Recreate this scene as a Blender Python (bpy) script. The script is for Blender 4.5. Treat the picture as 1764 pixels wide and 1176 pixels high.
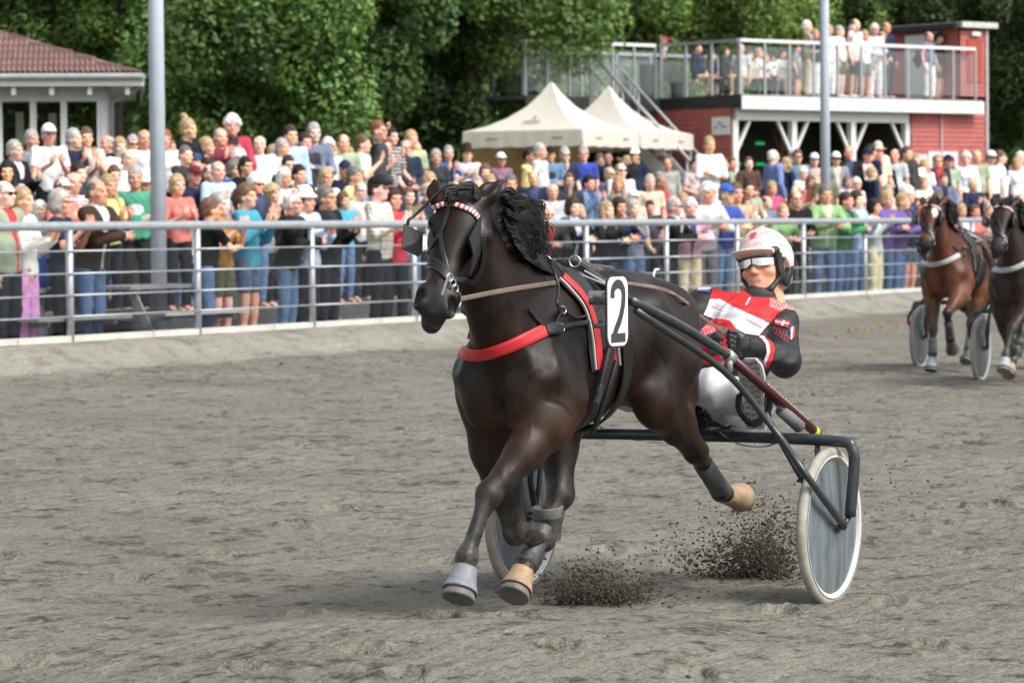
import bpy, math, random, time
import numpy as np
from mathutils import Vector, Matrix, Euler
from mathutils.bvhtree import BVHTree
T0 = time.time()
random.seed(7); RNG = np.random.default_rng(7)
for o in list(bpy.data.objects): bpy.data.objects.remove(o)
scn = bpy.context.scene
COL = scn.collection
R = math.radians

# ------------------------------------------------------------------ camera
F = 5800.0; CH = 1.71; CX, CY = 882.0, 588.0
PIT = math.atan(197 / F); ROL = R(0.5)
_f = np.array([0, math.cos(PIT), -math.sin(PIT)]); _r0 = np.array([1.0, 0, 0]); _u0 = np.cross(_r0, _f)
_u = _u0 * math.cos(ROL) + _r0 * math.sin(ROL); _r = _r0 * math.cos(ROL) - _u0 * math.sin(ROL)
CAM = np.array([0, 0, CH])
cd = bpy.data.cameras.new('camera'); cam = bpy.data.objects.new('camera', cd); COL.objects.link(cam)
cd.sensor_width = 36; cd.lens = F / 1764 * 36; cd.clip_end = 3000; cd.clip_start = 0.5
cam.matrix_world = Matrix(((_r[0], _u[0], -_f[0], 0), (_r[1], _u[1], -_f[1], 0), (_r[2], _u[2], -_f[2], CH), (0, 0, 0, 1)))
cd.dof.use_dof = True; cd.dof.focus_distance = 14.3; cd.dof.aperture_fstop = 6.7
scn.camera = cam
def ray(px, py): return _f + (px - CX) / F * _r - (py - CY) / F * _u
def at_y(px, py, Y):
    d = ray(px, py); return CAM + d * (Y / d[1])
def proj(p):
    q = np.asarray(p, float) - CAM; z = q @ _f
    return CX + F * (q @ _r) / z, CY - F * (q @ _u) / z
# ------------------------------------------------------------------ world, sun, exposure
SUN_EL, SUN_AZ = R(48), R(128)      # azimuth clockwise from +Y: right of and behind the camera
w = bpy.data.worlds.new('World'); scn.world = w; w.use_nodes = True
nt = w.node_tree; nt.nodes.clear()
sky = nt.nodes.new('ShaderNodeTexSky'); sky.sky_type = 'NISHITA'; sky.sun_disc = False
sky.sun_elevation = SUN_EL; sky.sun_rotation = SUN_AZ; sky.air_density = 1.0; sky.dust_density = 4.0; sky.ozone_density = 1.0
hs = nt.nodes.new('ShaderNodeHueSaturation'); hs.inputs['Saturation'].default_value = 0.3
bg = nt.nodes.new('ShaderNodeBackground'); bg.inputs['Strength'].default_value = 0.135
wo = nt.nodes.new('ShaderNodeOutputWorld')
nt.links.new(sky.outputs[0], hs.inputs['Color']); nt.links.new(hs.outputs[0], bg.inputs['Color']); nt.links.new(bg.outputs[0], wo.inputs[0])
sd = bpy.data.lights.new('sun', 'SUN'); sd.energy = 1.3; sd.angle = R(18); sd.color = (1, .96, .9)
so = bpy.data.objects.new('sun', sd); COL.objects.link(so)
so.rotation_euler = Vector((-math.sin(SUN_AZ) * math.cos(SUN_EL), -math.cos(SUN_AZ) * math.cos(SUN_EL), -math.sin(SUN_EL))).to_track_quat('-Z', 'Y').to_euler()
so.location = (20, -20, 40)
vs = scn.view_settings; vs.view_transform = 'Standard'; vs.look = 'None'; vs.exposure = 0.9; vs.gamma = 1; vs.use_curve_mapping = False

# ------------------------------------------------------------------ materials
MATS = {}
def srgb(h):
    h = h.lstrip('#'); c = [int(h[i:i + 2], 16) / 255 for i in (0, 2, 4)]
    return tuple(x / 12.92 if x <= .04045 else ((x + .055) / 1.055) ** 2.4 for x in c)
def mat(name, col=(.5, .5, .5), rough=.6, spec=.5, metal=0, src='const', vscale=6, var=.15, bscale=40, bump=.0, bdist=.01, coat=0, sheen=0, trans=0, alpha=1, stretch=None, transl=0, sub=0, dirt=0, rvar=0, pattern=None):
    if name in MATS: return MATS[name]
    m = bpy.data.materials.new(name); m.use_nodes = True; t = m.node_tree; N = t.nodes; L = t.links
    b = N['Principled BSDF']
    tc = N.new('ShaderNodeTexCoord'); vec = tc.outputs['Object']
    if stretch:
        mp = N.new('ShaderNodeMapping'); mp.inputs['Scale'].default_value = stretch; L.new(vec, mp.inputs['Vector']); vec = mp.outputs[0]
    if src == 'const':
        rgb = N.new('ShaderNodeRGB'); rgb.outputs[0].default_value = (*col, 1); c = rgb.outputs[0]
    elif src == 'attr':
        a = N.new('ShaderNodeAttribute'); a.attribute_name = 'Col'; c = a.outputs['Color']
    elif src == 'obj':
        a = N.new('ShaderNodeObjectInfo'); c = a.outputs['Color']
    elif src == 'objattr':
        a = N.new('ShaderNodeObjectInfo'); a2 = N.new('ShaderNodeAttribute'); a2.attribute_name = 'Col'
        mx = N.new('ShaderNodeMix'); mx.data_type = 'RGBA'; mx.blend_type = 'MULTIPLY'; mx.inputs[0].default_value = 1
        L.new(a.outputs['Color'], mx.inputs[6]); L.new(a2.outputs['Color'], mx.inputs[7]); c = mx.outputs[2]
    if var:
        n = N.new('ShaderNodeTexNoise'); n.inputs['Scale'].default_value = vscale; n.inputs['Detail'].default_value = 5; n.inputs['Roughness'].default_value = .6
        L.new(vec, n.inputs['Vector'])
        mr = N.new('ShaderNodeMapRange'); mr.inputs[1].default_value = .3; mr.inputs[2].default_value = .7; mr.inputs[3].default_value = 1 - var; mr.inputs[4].default_value = 1 + var
        L.new(n.outputs[0], mr.inputs[0])
        vm = N.new('ShaderNodeVectorMath'); vm.operation = 'SCALE'; L.new(c, vm.inputs[0]); L.new(mr.outputs[0], vm.inputs['Scale']); c = vm.outputs[0]
    def _mix(f, a, b_):
        n_ = N.new('ShaderNodeMix'); n_.data_type = 'RGBA'; L.new(f, n_.inputs[0])
        for s_, v in ((6, a), (7, b_)):
            if isinstance(v, tuple): n_.inputs[s_].default_value = (*v, 1)
            else: L.new(v, n_.inputs[s_])
        return n_.outputs[2]
    def _m(op, *v):
        n_ = N.new('ShaderNodeMath'); n_.operation = op
        for i, q in enumerate(v):
            if isinstance(q, (int, float)): n_.inputs[i].default_value = q
            else: L.new(q, n_.inputs[i])
        return n_.outputs[0]
    if pattern:      # woven stripes, checks, or the shirt showing in an open jacket
        sx = N.new('ShaderNodeSeparateXYZ'); L.new(tc.outputs['Object'], sx.inputs[0]); X, Y, Z = sx.outputs; oi = N.new('ShaderNodeObjectInfo'); rnd = oi.outputs['Random']
        cr = N.new('ShaderNodeValToRGB'); L.new(rnd, cr.inputs[0]); cr.color_ramp.interpolation = 'CONSTANT'
        pal = [(.62, .62, .62), (.05, .07, .16), (.5, .05, .06), (.55, .6, .7), (.03, .03, .035), (.6, .55, .42)]
        while len(cr.color_ramp.elements) < len(pal): cr.color_ramp.elements.new(.5)
        for i, q in enumerate(pal): cr.color_ramp.elements[i].position = i / len(pal); cr.color_ramp.elements[i].color = (*q, 1)
        if pattern == 'jacket': f_ = _m('MULTIPLY', _m('LESS_THAN', _m('ABSOLUTE', X), _m('ADD', .018, _m('MULTIPLY', .16, _m('MAXIMUM', _m('SUBTRACT', Z, 1.12), 0.0)))), _m('LESS_THAN', Y, -.02))
        elif pattern == 'stripe': f_ = _m('MULTIPLY', _m('GREATER_THAN', _m('SINE', _m('MULTIPLY', Z, _m('ADD', 110.0, _m('MULTIPLY', rnd, 90.0)))), .1), .75)
        elif pattern == 'check': f_ = _m('MULTIPLY', _m('ADD', _m('GREATER_THAN', _m('SINE', _m('MULTIPLY', Z, 125.0)), .35), _m('GREATER_THAN', _m('SINE', _m('MULTIPLY', X, 125.0)), .35)), .32)
        else: f_ = _m('MULTIPLY', _m('LESS_THAN', _m('ADD', _m('POWER', _m('MULTIPLY', X, 11.0), 2.0), _m('POWER', _m('MULTIPLY', _m('SUBTRACT', Z, 1.27), 15.0), 2.0)), 1.0), _m('LESS_THAN', Y, 0.0))
        c = _mix(f_, c, cr.outputs[0])
    if dirt:
        nd = N.new('ShaderNodeTexNoise'); nd.inputs['Scale'].default_value = 16; nd.inputs['Detail'].default_value = 8; nd.inputs['Roughness'].default_value = .75; L.new(tc.outputs['Object'], nd.inputs['Vector'])
        md = N.new('ShaderNodeMapRange'); md.inputs[1].default_value = .42; md.inputs[2].default_value = .75; md.inputs[3].default_value = 0; md.inputs[4].default_value = abs(dirt); L.new(nd.outputs[0], md.inputs[0]); f_ = md.outputs[0]
        if dirt < 0:
            sz = N.new('ShaderNodeSeparateXYZ'); L.new(tc.outputs['Object'], sz.inputs[0]); ml = N.new('ShaderNodeMapRange'); ml.inputs[1].default_value = .8; ml.inputs[2].default_value = .35; L.new(sz.outputs[2], ml.inputs[0]); f_ = _m('MULTIPLY', f_, ml.outputs[0])
        c = _mix(f_, c, (.20, .18, .145))
    L.new(c, b.inputs['Base Color'])
    if rvar:
        nr = N.new('ShaderNodeTexNoise'); nr.inputs['Scale'].default_value = 9; nr.inputs['Detail'].default_value = 7; nr.inputs['Roughness'].default_value = .7; L.new(vec, nr.inputs['Vector'])
        mq = N.new('ShaderNodeMapRange'); mq.inputs[1].default_value = .35; mq.inputs[2].default_value = .65; mq.inputs[3].default_value = rough - rvar; mq.inputs[4].default_value = rough + rvar; L.new(nr.outputs[0], mq.inputs[0]); L.new(mq.outputs[0], b.inputs['Roughness'])
    b.inputs['Roughness'].default_value = rough; b.inputs['Specular IOR Level'].default_value = spec; b.inputs['Metallic'].default_value = metal
    b.inputs['Coat Weight'].default_value = coat; b.inputs['Sheen Weight'].default_value = sheen; b.inputs['Alpha'].default_value = alpha
    b.inputs['Transmission Weight'].default_value = trans
    if sub:
        b.inputs['Subsurface Weight'].default_value = sub; b.inputs['Subsurface Radius'].default_value = (.012, .005, .003); b.inputs['Subsurface Scale'].default_value = 1
    if bump:
        n2 = N.new('ShaderNodeTexNoise'); n2.inputs['Scale'].default_value = bscale; n2.inputs['Detail'].default_value = 6; n2.inputs['Roughness'].default_value = .65
        L.new(vec, n2.inputs['Vector'])
        bp = N.new('ShaderNodeBump'); bp.inputs['Strength'].default_value = bump; bp.inputs['Distance'].default_value = bdist
        L.new(n2.outputs[0], bp.inputs['Height']); L.new(bp.outputs[0], b.inputs['Normal'])
    if transl:
        tr = N.new('ShaderNodeBsdfTranslucent'); L.new(c, tr.inputs[0]); ms = N.new('ShaderNodeMixShader'); ms.inputs[0].default_value = transl
        out = N['Material Output']; L.new(b.outputs[0], ms.inputs[1]); L.new(tr.outputs[0], ms.inputs[2]); L.new(ms.outputs[0], out.inputs[0])
    MATS[name] = m; return m

# ------------------------------------------------------------------ mesh helpers
def mk_mesh(name, V, Fc, smooth=True, col=None, mats=(), mi=None):
    me = bpy.data.meshes.new(name)
    V = np.asarray(V, np.float32).reshape(-1, 3)
    if isinstance(Fc, np.ndarray):
        n, k = Fc.shape; me.vertices.add(len(V)); me.vertices.foreach_set('co', V.ravel())
        me.loops.add(n * k); me.loops.foreach_set('vertex_index', Fc.astype(np.int32).ravel())
        me.polygons.add(n); me.polygons.foreach_set('loop_start', np.arange(0, n * k, k, dtype=np.int32))
        me.update(calc_edges=True)
    else:
        me.from_pydata(V.tolist(), [], Fc); me.update()
    if smooth: me.polygons.foreach_set('use_smooth', np.ones(len(me.polygons), bool))
    if col is not None:
        a = me.color_attributes.new('Col', 'FLOAT_COLOR', 'POINT'); c = np.ones((len(V), 4), np.float32); c[:, :3] = col
        a.data.foreach_set('color', c.ravel())
    for m in mats: me.materials.append(m)
    if mi is not None: me.polygons.foreach_set('material_index', np.asarray(mi, np.int32))
    me.validate(); return me
def add(name, me, parent=None, loc=(0, 0, 0), rot=(0, 0, 0), color=None, kind=None):
    o = bpy.data.objects.new(name, me); COL.objects.link(o); o.location = loc; o.rotation_euler = rot
    if parent: o.parent = parent
    if color is not None: o.color = (*color, 1)
    if kind: o['kind'] = kind
    return o
def thing(name, label, cat, loc=(0, 0, 0), rz=0, group=None, data=None):
    o = bpy.data.objects.new(name, data); COL.objects.link(o); o.location = loc; o.rotation_euler = (0, 0, rz)
    o['label'] = label; o['category'] = cat
    if group: o['group'] = group
    if data is None: o.empty_display_size = .1
    return o
def tag(o, label, cat, group=None):
    o['label'] = label; o['category'] = cat
    if group: o['group'] = group
    return o
class MB:
    """collects simple solids into one mesh"""
    def __init__(s): s.v = []; s.f = []; s.c = []
    def raw(s, V, Fs, col=(1, 1, 1)):
        b = len(s.v); s.v += [tuple(map(float, p)) for p in V]; s.f += [tuple(int(i) + b for i in f) for f in Fs]; s.c += [col] * len(V); return s
    def box(s, c, d, rz=0, col=(1, 1, 1), M=None, bev=0):
        hx, hy, hz = d[0] / 2, d[1] / 2, d[2] / 2
        P = np.array([(x, y, z) for z in (-hz, hz) for x, y in ((-hx, -hy), (hx, -hy), (hx, hy), (-hx, hy))])
        if M is not None: P = P @ np.array(M).T
        elif rz:
            cs, sn = math.cos(rz), math.sin(rz); P = P @ np.array([[cs, sn, 0], [-sn, cs, 0], [0, 0, 1]])
        return s.raw(P + np.array(c), [(3, 2, 1, 0), (4, 5, 6, 7), (0, 1, 5, 4), (1, 2, 6, 5), (2, 3, 7, 6), (3, 0, 4, 7)], col)
    def beam(s, a, b, wd, ht, up=(0, 0, 1), col=(1, 1, 1)):
        a, b = np.array(a, float), np.array(b, float); d = b - a; L = np.linalg.norm(d); d /= L
        sd = np.cross(up, d); sd /= np.linalg.norm(sd); u = np.cross(d, sd)
        return s.box((a + b) / 2, (L, wd, ht), M=np.stack([d, sd, u], 1), col=col)
    def tube(s, pts, r, n=8, caps=True, col=(1, 1, 1), flat=None):
        P = np.array(pts, float); k = len(P); rr = np.broadcast_to(np.array(r, float), (k,)) if np.ndim(r) else np.full(k, r)
        T = np.gradient(P, axis=0); T /= np.linalg.norm(T, axis=1)[:, None] + 1e-12
        a = np.array((0, 0, 1.0)) if abs(T[0][2]) < .9 else np.array((1.0, 0, 0))
        V = []; n0 = np.cross(T[0], a); n0 /= np.linalg.norm(n0)
        for i in range(k):
            n0 = n0 - T[i] * (n0 @ T[i]); n0 /= np.linalg.norm(n0); b0 = np.cross(T[i], n0)
            for j in range(n):
                q = 2 * math.pi * j / n; V.append(P[i] + rr[i] * (math.cos(q) * n0 + math.sin(q) * b0))
        Fs = [(i * n + j, i * n + (j + 1) % n, (i + 1) * n + (j + 1) % n, (i + 1) * n + j) for i in range(k - 1) for j in range(n)]
        if caps: Fs += [tuple(range(n))[::-1], tuple((k - 1) * n + j for j in range(n))]
        return s.raw(V, Fs, col)
    def lathe(s, prof, c=(0, 0, 0), M=None, n=24, col=(1, 1, 1)):
        V = []; k = len(prof)
        for i in range(n):
            q = 2 * math.pi * i / n
            for r_, z in prof: V.append((r_ * math.cos(q), r_ * math.sin(q), z))
        V = np.array(V)
        if M is not None: V = V @ np.array(M).T
        Fs = [(i * k + j, ((i + 1) % n) * k + j, ((i + 1) % n) * k + j + 1, i * k + j + 1) for i in range(n) for j in range(k - 1)]
        return s.raw(V + np.array(c), Fs, col)
    def ribbon(s, P, Nn, wd, th, col=(1, 1, 1), colf=None):
        P = np.array(P, float); Nn = np.array(Nn, float); k = len(P); T = np.gradient(P, axis=0)
        T /= np.linalg.norm(T, axis=1)[:, None] + 1e-12
        ww = np.broadcast_to(np.array(wd, float), (k,))
        S = np.cross(T, Nn); S /= np.linalg.norm(S, axis=1)[:, None] + 1e-12; Nn = np.cross(S, T)
        b = len(s.v)
        for i in range(k):
            for a_, c_ in ((-.5, 0), (-.5, .7), (-.3, 1), (.3, 1), (.5, .7), (.5, 0)):
                s.v.append(tuple(P[i] + S[i] * ww[i] * a_ + Nn[i] * th * c_)); s.c.append(colf(i) if colf else col)
        s.f += [(b + i * 6 + j, b + (i + 1) * 6 + j, b + (i + 1) * 6 + (j + 1) % 6, b + i * 6 + (j + 1) % 6) for i in range(k - 1) for j in range(6)]
        s.f += [tuple(b + j for j in range(6)), tuple(b + (k - 1) * 6 + j for j in range(6))[::-1]]
        return s
    def mesh(s, name, m, smooth=False, usecol=False):
        return mk_mesh(name, s.v, s.f, smooth, np.array(s.c) if usecol else None, [m])
    def build(s, name, m, parent=None, smooth=False, usecol=False, color=None, kind=None, loc=(0, 0, 0), rz=0):
        return add(name, s.mesh(name, m, smooth, usecol), parent, color=color, kind=kind, loc=loc, rot=(0, 0, rz))
def spline(P, n=8):
    P = np.array(P, float); Q = np.vstack([2 * P[0] - P[1], P, 2 * P[-1] - P[-2]]); out = []
    for i in range(1, len(Q) - 2):
        for t in np.linspace(0, 1, n, endpoint=False):
            a, b, c, d = Q[i - 1:i + 3]
            out.append(.5 * ((2 * b) + (-a + c) * t + (2 * a - 5 * b + 4 * c - d) * t * t + (-a + 3 * b - 3 * c + d) * t ** 3))
    out.append(P[-1]); return np.array(out)

# ------------------------------------------------------------------ signed distance fields -> surface nets
class Field:
    def __init__(s, lo, hi, h):
        s.o = np.array(lo, np.float32); s.h = h; s.n = np.ceil((np.array(hi) - s.o) / h).astype(int) + 1
        s.D = np.full(s.n, .5, np.float32)
    def _sub(s, lo, hi, pad):
        a = np.clip(np.floor((np.array(lo) - pad - s.o) / s.h).astype(int), 0, s.n - 1); b = np.clip(np.ceil((np.array(hi) + pad - s.o) / s.h).astype(int) + 1, 1, s.n)
        sl = tuple(slice(i, j) for i, j in zip(a, b))
        g = [(np.arange(i, j, dtype=np.float32) * s.h + s.o[ax]) for ax, (i, j) in enumerate(zip(a, b))]
        return sl, g[0][:, None, None], g[1][None, :, None], g[2][None, None, :]
    def _put(s, sl, d, k, sub):
        a = s.D[sl]
        if a.size == 0: return
        if sub:
            h = np.clip(.5 - .5 * (a + d) / k, 0, 1); s.D[sl] = a * (1 - h) - d * h + k * h * (1 - h)
        else:
            h = np.clip(.5 + .5 * (d - a) / k, 0, 1); s.D[sl] = d * (1 - h) + a * h - k * h * (1 - h)
    def rc(s, a, b, ra, rb, k=.02, sc=(1, 1, 1), sub=False):
        a = np.array(a, np.float32); b = np.array(b, np.float32); sc = np.array(sc, np.float32); rm = max(ra, rb)
        sl, X, Y, Z = s._sub(np.minimum(a, b) - rm * sc, np.maximum(a, b) + rm * sc, k + 2 * s.h)
        ba = (b - a) / sc; L = float(ba @ ba) + 1e-9
        x, y, z = (X - a[0]) / sc[0], (Y - a[1]) / sc[1], (Z - a[2]) / sc[2]
        t = np.clip((x * ba[0] + y * ba[1] + z * ba[2]) / L, 0, 1)
        d = np.sqrt((x - t * ba[0]) ** 2 + (y - t * ba[1]) ** 2 + (z - t * ba[2]) ** 2) - (ra + (rb - ra) * t)
        s._put(sl, d * float(min(sc)), k, sub); return s
    def el(s, c, r, k=.02, sub=False, M=None):
        c = np.array(c, np.float32); r = np.array(r, np.float32); e = r if M is None else np.full(3, r.max())
        sl, X, Y, Z = s._sub(c - e, c + e, k + 2 * s.h); x, y, z = X - c[0], Y - c[1], Z - c[2]
        if M is not None:
            M = np.array(M, np.float32); x, y, z = [M[0, i] * x + M[1, i] * y + M[2, i] * z for i in range(3)]
        q0 = np.sqrt((x / r[0]) ** 2 + (y / r[1]) ** 2 + (z / r[2]) ** 2); q1 = np.sqrt((x / r[0] ** 2) ** 2 + (y / r[1] ** 2) ** 2 + (z / r[2] ** 2) ** 2) + 1e-9
        s._put(sl, np.where(q0 > .2, q0 * (q0 - 1) / q1, -.8 * r.min()), k, sub); return s
    def loft(s, A, B, up, st, k=.03):
        """stations (s along A->B, centre offset along up, half-height, half-width)"""
        A = np.array(A, float); B = np.array(B, float); d = B - A; L = np.linalg.norm(d); d /= L
        up = np.array(up, float); up = up - d * (up @ d); up /= np.linalg.norm(up); sd = np.cross(up, d)
        st = np.array(st, float); m = max(st[:, 2].max() + abs(st[:, 1]).max(), st[:, 3].max())
        sl, X, Y, Z = s._sub(np.minimum(A, B) - m, np.maximum(A, B) + m, k + 2 * s.h)
        x, y, z = X - A[0], Y - A[1], Z - A[2]
        t = (x * d[0] + y * d[1] + z * d[2]) / L; v = x * up[0] + y * up[1] + z * up[2]; l = x * sd[0] + y * sd[1] + z * sd[2]
        ss = np.linspace(st[0, 0], st[-1, 0], 200)
        def sm(col):   # smooth interpolation of a station column
            c = np.interp(ss, st[:, 0], st[:, col]); kk = np.hanning(23); kk /= kk.sum(); cp = np.pad(c, 11, mode='edge'); return np.convolve(cp, kk, 'valid')
        tt = np.clip(t, st[0, 0], st[-1, 0]); off = np.interp(tt, ss, sm(1)); hh = np.interp(tt, ss, sm(2)); wd = np.interp(tt, ss, sm(3))
        q = np.sqrt(((v - off) / hh) ** 2 + (l / wd) ** 2); dd = (q - 1) * np.minimum(hh, wd)
        e = np.abs(t - tt) * L; dd = np.where(e > 0, np.sqrt(np.maximum(dd, 0) ** 2 + e ** 2) + np.minimum(dd, 0) * 0, dd)
        s._put(sl, dd.astype(np.float32), k, False); return s
    def cut(s, fn):
        g = [(np.arange(n, dtype=np.float32) * s.h + s.o[i]) for i, n in enumerate(s.n)]
        s.D = np.maximum(s.D, fn(g[0][:, None, None], g[1][None, :, None], g[2][None, None, :])).astype(np.float32); return s
    def mesh(s, it=2):
        D = s.D; D[0] = D[-1] = 1; D[:, 0] = D[:, -1] = 1; D[:, :, 0] = D[:, :, -1] = 1
        S = D < 0; c = np.zeros(np.array(D.shape) - 1, np.int8)
        offs = [(i, j, k) for i in (0, 1) for j in (0, 1) for k in (0, 1)]; nx, ny, nz = D.shape
        for i, j, k in offs: c += S[i:nx - 1 + i, j:ny - 1 + j, k:nz - 1 + k]
        idx = np.argwhere((c > 0) & (c < 8)); mp = np.full(c.shape, -1, np.int32); mp[tuple(idx.T)] = np.arange(len(idx))
        vals = {o_: D[idx[:, 0] + o_[0], idx[:, 1] + o_[1], idx[:, 2] + o_[2]] for o_ in offs}
        acc = np.zeros((len(idx), 3)); cnt = np.zeros(len(idx))
        for a in offs:
            for ax in range(3):
                if a[ax]: continue
                b = list(a); b[ax] = 1; va, vb = vals[a], vals[tuple(b)]; m = (va < 0) != (vb < 0)
                t = np.where(m, va / np.where(m, va - vb, 1), 0); p = np.repeat(np.array([a], float), len(idx), 0); p[:, ax] = t
                acc[m] += p[m]; cnt[m] += 1
        V = s.o + s.h * (idx + acc / cnt[:, None]); Q = []
        def quads(m, ins, cells):
            e = np.argwhere(m)
            if not len(e): return
            q = np.stack([mp[tuple((e + o_).T)] for o_ in cells], 1); fl = ~ins[m]; q[fl] = q[fl][:, ::-1]; Q.append(q)
        a = S[:-1, 1:-1, 1:-1]; quads(a != S[1:, 1:-1, 1:-1], a, np.array([(0, 0, 0), (0, 1, 0), (0, 1, 1), (0, 0, 1)]))
        a = S[1:-1, :-1, 1:-1]; quads(a != S[1:-1, 1:, 1:-1], a, np.array([(0, 0, 0), (0, 0, 1), (1, 0, 1), (1, 0, 0)]))
        a = S[1:-1, 1:-1, :-1]; quads(a != S[1:-1, 1:-1, 1:], a, np.array([(0, 0, 0), (1, 0, 0), (1, 1, 0), (0, 1, 0)]))
        Q = np.concatenate(Q) if Q else np.zeros((0, 4), int)
        if len(Q):
            E = np.concatenate([Q[:, [0, 1]], Q[:, [1, 2]], Q[:, [2, 3]], Q[:, [3, 0]]]); deg = np.bincount(E.ravel(), minlength=len(V))[:, None]
            for _ in range(it):
                sm = np.stack([np.bincount(E[:, 0], V[E[:, 1], i], len(V)) + np.bincount(E[:, 1], V[E[:, 0], i], len(V)) for i in range(3)], 1)
                V = V + .5 * (sm / np.maximum(deg, 1) - V)
        return V, Q
def join(parts):
    V = []; Q = []; C = []; b = 0
    for v, q, c in parts: V.append(v); Q.append(np.asarray(q) + b); C.append(np.broadcast_to(np.array(c, float), (len(v), 3))); b += len(v)
    return np.concatenate(V), np.concatenate(Q), np.concatenate(C)
def tube_q(pts, r, n=6):
    """quad-only tube with closed pinched ends, arrays"""
    m = MB().tube(pts, r, n, caps=False); return np.array(m.v), np.array(m.f)
# ================================================================== SETTING
HA = R(27.4)
U2 = np.array([math.sin(HA), math.cos(HA)]); N2 = np.array([-math.cos(HA), math.sin(HA)])
FA = np.array([-4.81, 36.6]); ZF = 0.51; ZT = 1.36
def sw(s, w_): return FA + U2 * s + N2 * w_
def wof(x, y): return (np.array([x, y]) - FA) @ N2
def gz(w_):      # height of the track across its width (w = metres beyond the fence line)
    w_ = np.asarray(w_, float); a = np.clip(w_ + 14.2, 0, 13.0); base = .0215 * a * a / (a + 1.2)
    q = np.clip((w_ + 1.1) / .75, 0, 1); return base + (ZF - .262) * q * q * (3 - 2 * q)
# ---- track: one sheet, its across-lines dense near the edge
def grid_sheet(ss, ws, zf):
    S, W = np.meshgrid(ss, ws, indexing='ij'); X = FA[0] + U2[0] * S + N2[0] * W; Y = FA[1] + U2[1] * S + N2[1] * W
    V = np.stack([X, Y, zf(S, W)], -1).reshape(-1, 3); n, m = S.shape; i = (np.arange(n - 1)[:, None] * m + np.arange(m - 1)).ravel()
    return V, np.stack([i, i + m, i + m + 1, i + 1], 1)[:, ::-1]
def track_material():
    m = bpy.data.materials.new('track_sand'); m.use_nodes = True; t = m.node_tree; N = t.nodes; L = t.links; b = N['Principled BSDF']
    tc = N.new('ShaderNodeTexCoord')
    mp = N.new('ShaderNodeMapping'); mp.inputs['Rotation'].default_value = (0, 0, HA); L.new(tc.outputs['Object'], mp.inputs['Vector'])
    def noise(scale, det=6, rough=.6, st=None, src=None):
        n = N.new('ShaderNodeTexNoise'); n.inputs['Scale'].default_value = scale; n.inputs['Detail'].default_value = det; n.inputs['Roughness'].default_value = rough
        s_ = src or mp.outputs[0]
        if st:
            q = N.new('ShaderNodeMapping'); q.inputs['Scale'].default_value = st; L.new(s_, q.inputs['Vector']); s_ = q.outputs[0]
        L.new(s_, n.inputs['Vector']); return n.outputs[0]
    def rng(v, a, b_, c, d):
        r_ = N.new('ShaderNodeMapRange'); r_.inputs[1].default_value = a; r_.inputs[2].default_value = b_; r_.inputs[3].default_value = c; r_.inputs[4].default_value = d; L.new(v, r_.inputs[0]); return r_.outputs[0]
    def mth(op, a, b_):
        n = N.new('ShaderNodeMath'); n.operation = op
        for i, v in enumerate((a, b_)):
            if isinstance(v, (int, float)): n.inputs[i].default_value = v
            else: L.new(v, n.inputs[i])
        return n.outputs[0]
    def mix(f, a, b_):
        n = N.new('ShaderNodeMix'); n.data_type = 'RGBA'
        for s_, v in ((0, f), (6, a), (7, b_)):
            if isinstance(v, (int, float)): n.inputs[s_].default_value = v
            elif isinstance(v, tuple): n.inputs[s_].default_value = (*v, 1)
            else: L.new(v, n.inputs[s_])
        return n.outputs[2]
    big = noise(.55, 4); rake = noise(1.0, 5, .6, (9, .45, 1)); clod = noise(2.6, 5, .68, (1.0, .85, 1)); clod2 = noise(8.5, 4, .65); fine = noise(48, 5, .8); fine2 = noise(15, 5, .75)
    c = mix(rng(big, .35, .68, 0, 1), (.205, .194, .162), (.265, .25, .21))
    c = mix(rng(rake, .48, .68, 0, .4), c, (.15, .139, .115))
    damp = mth('MULTIPLY', rng(clod, .52, .62, 0, 1), mth('MULTIPLY', rng(clod2, .40, .58, 0, 1), rng(fine2, .38, .56, .15, 1)))
    c = mix(mth('MULTIPLY', damp, .95), c, (.045, .037, .027))
    pit = noise(5.0, 4, .62, (1.1, .9, 1)); c = mix(mth('MULTIPLY', rng(pit, .57, .64, 0, .9), rng(fine2, .40, .55, .1, 1)), c, (.048, .04, .029)); c = mix(rng(pit, .36, .28, 0, .5), c, (.29, .275, .235))
    c = mix(rng(fine2, .54, .72, 0, .75), c, (.075, .067, .054))
    c = mix(rng(fine, .3, .47, .9, 0), c, (.058, .052, .043))
    c = mix(rng(fine, .56, .74, 0, .6), c, (.38, .36, .31))
    # paler sand along the foot of the fence
    sx = N.new('ShaderNodeVectorMath'); sx.operation = 'DOT_PRODUCT'; L.new(tc.outputs['Object'], sx.inputs[0]); sx.inputs[1].default_value = (N2[0], N2[1], 0)
    wv = mth('SUBTRACT', sx.outputs['Value'], float(FA @ N2)); wv = mth('ADD', wv, mth('MULTIPLY', mth('SUBTRACT', big, .5), 1.2))
    c = mix(mth('MULTIPLY', rng(wv, -1.75, -1.35, 0, 1), rng(clod, .4, .7, .9, .25)), c, (.33, .315, .275))
    L.new(c, b.inputs['Base Color']); b.inputs['Roughness'].default_value = .95; b.inputs['Specular IOR Level'].default_value = .2
    h = mth('ADD', mth('MULTIPLY', pit, -1.6), mth('ADD', mth('MULTIPLY', fine, .25), mth('ADD', mth('MULTIPLY', fine2, .8), mth('ADD', mth('MULTIPLY', clod2, 1.4), mth('MULTIPLY', rake, 1.2)))))
    bp = N.new('ShaderNodeBump'); bp.inputs['Strength'].default_value = .85; bp.inputs['Distance'].default_value = .06; L.new(h, bp.inputs['Height']); L.new(bp.outputs[0], b.inputs['Normal'])
    return m
MTRACK = track_material()
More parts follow.
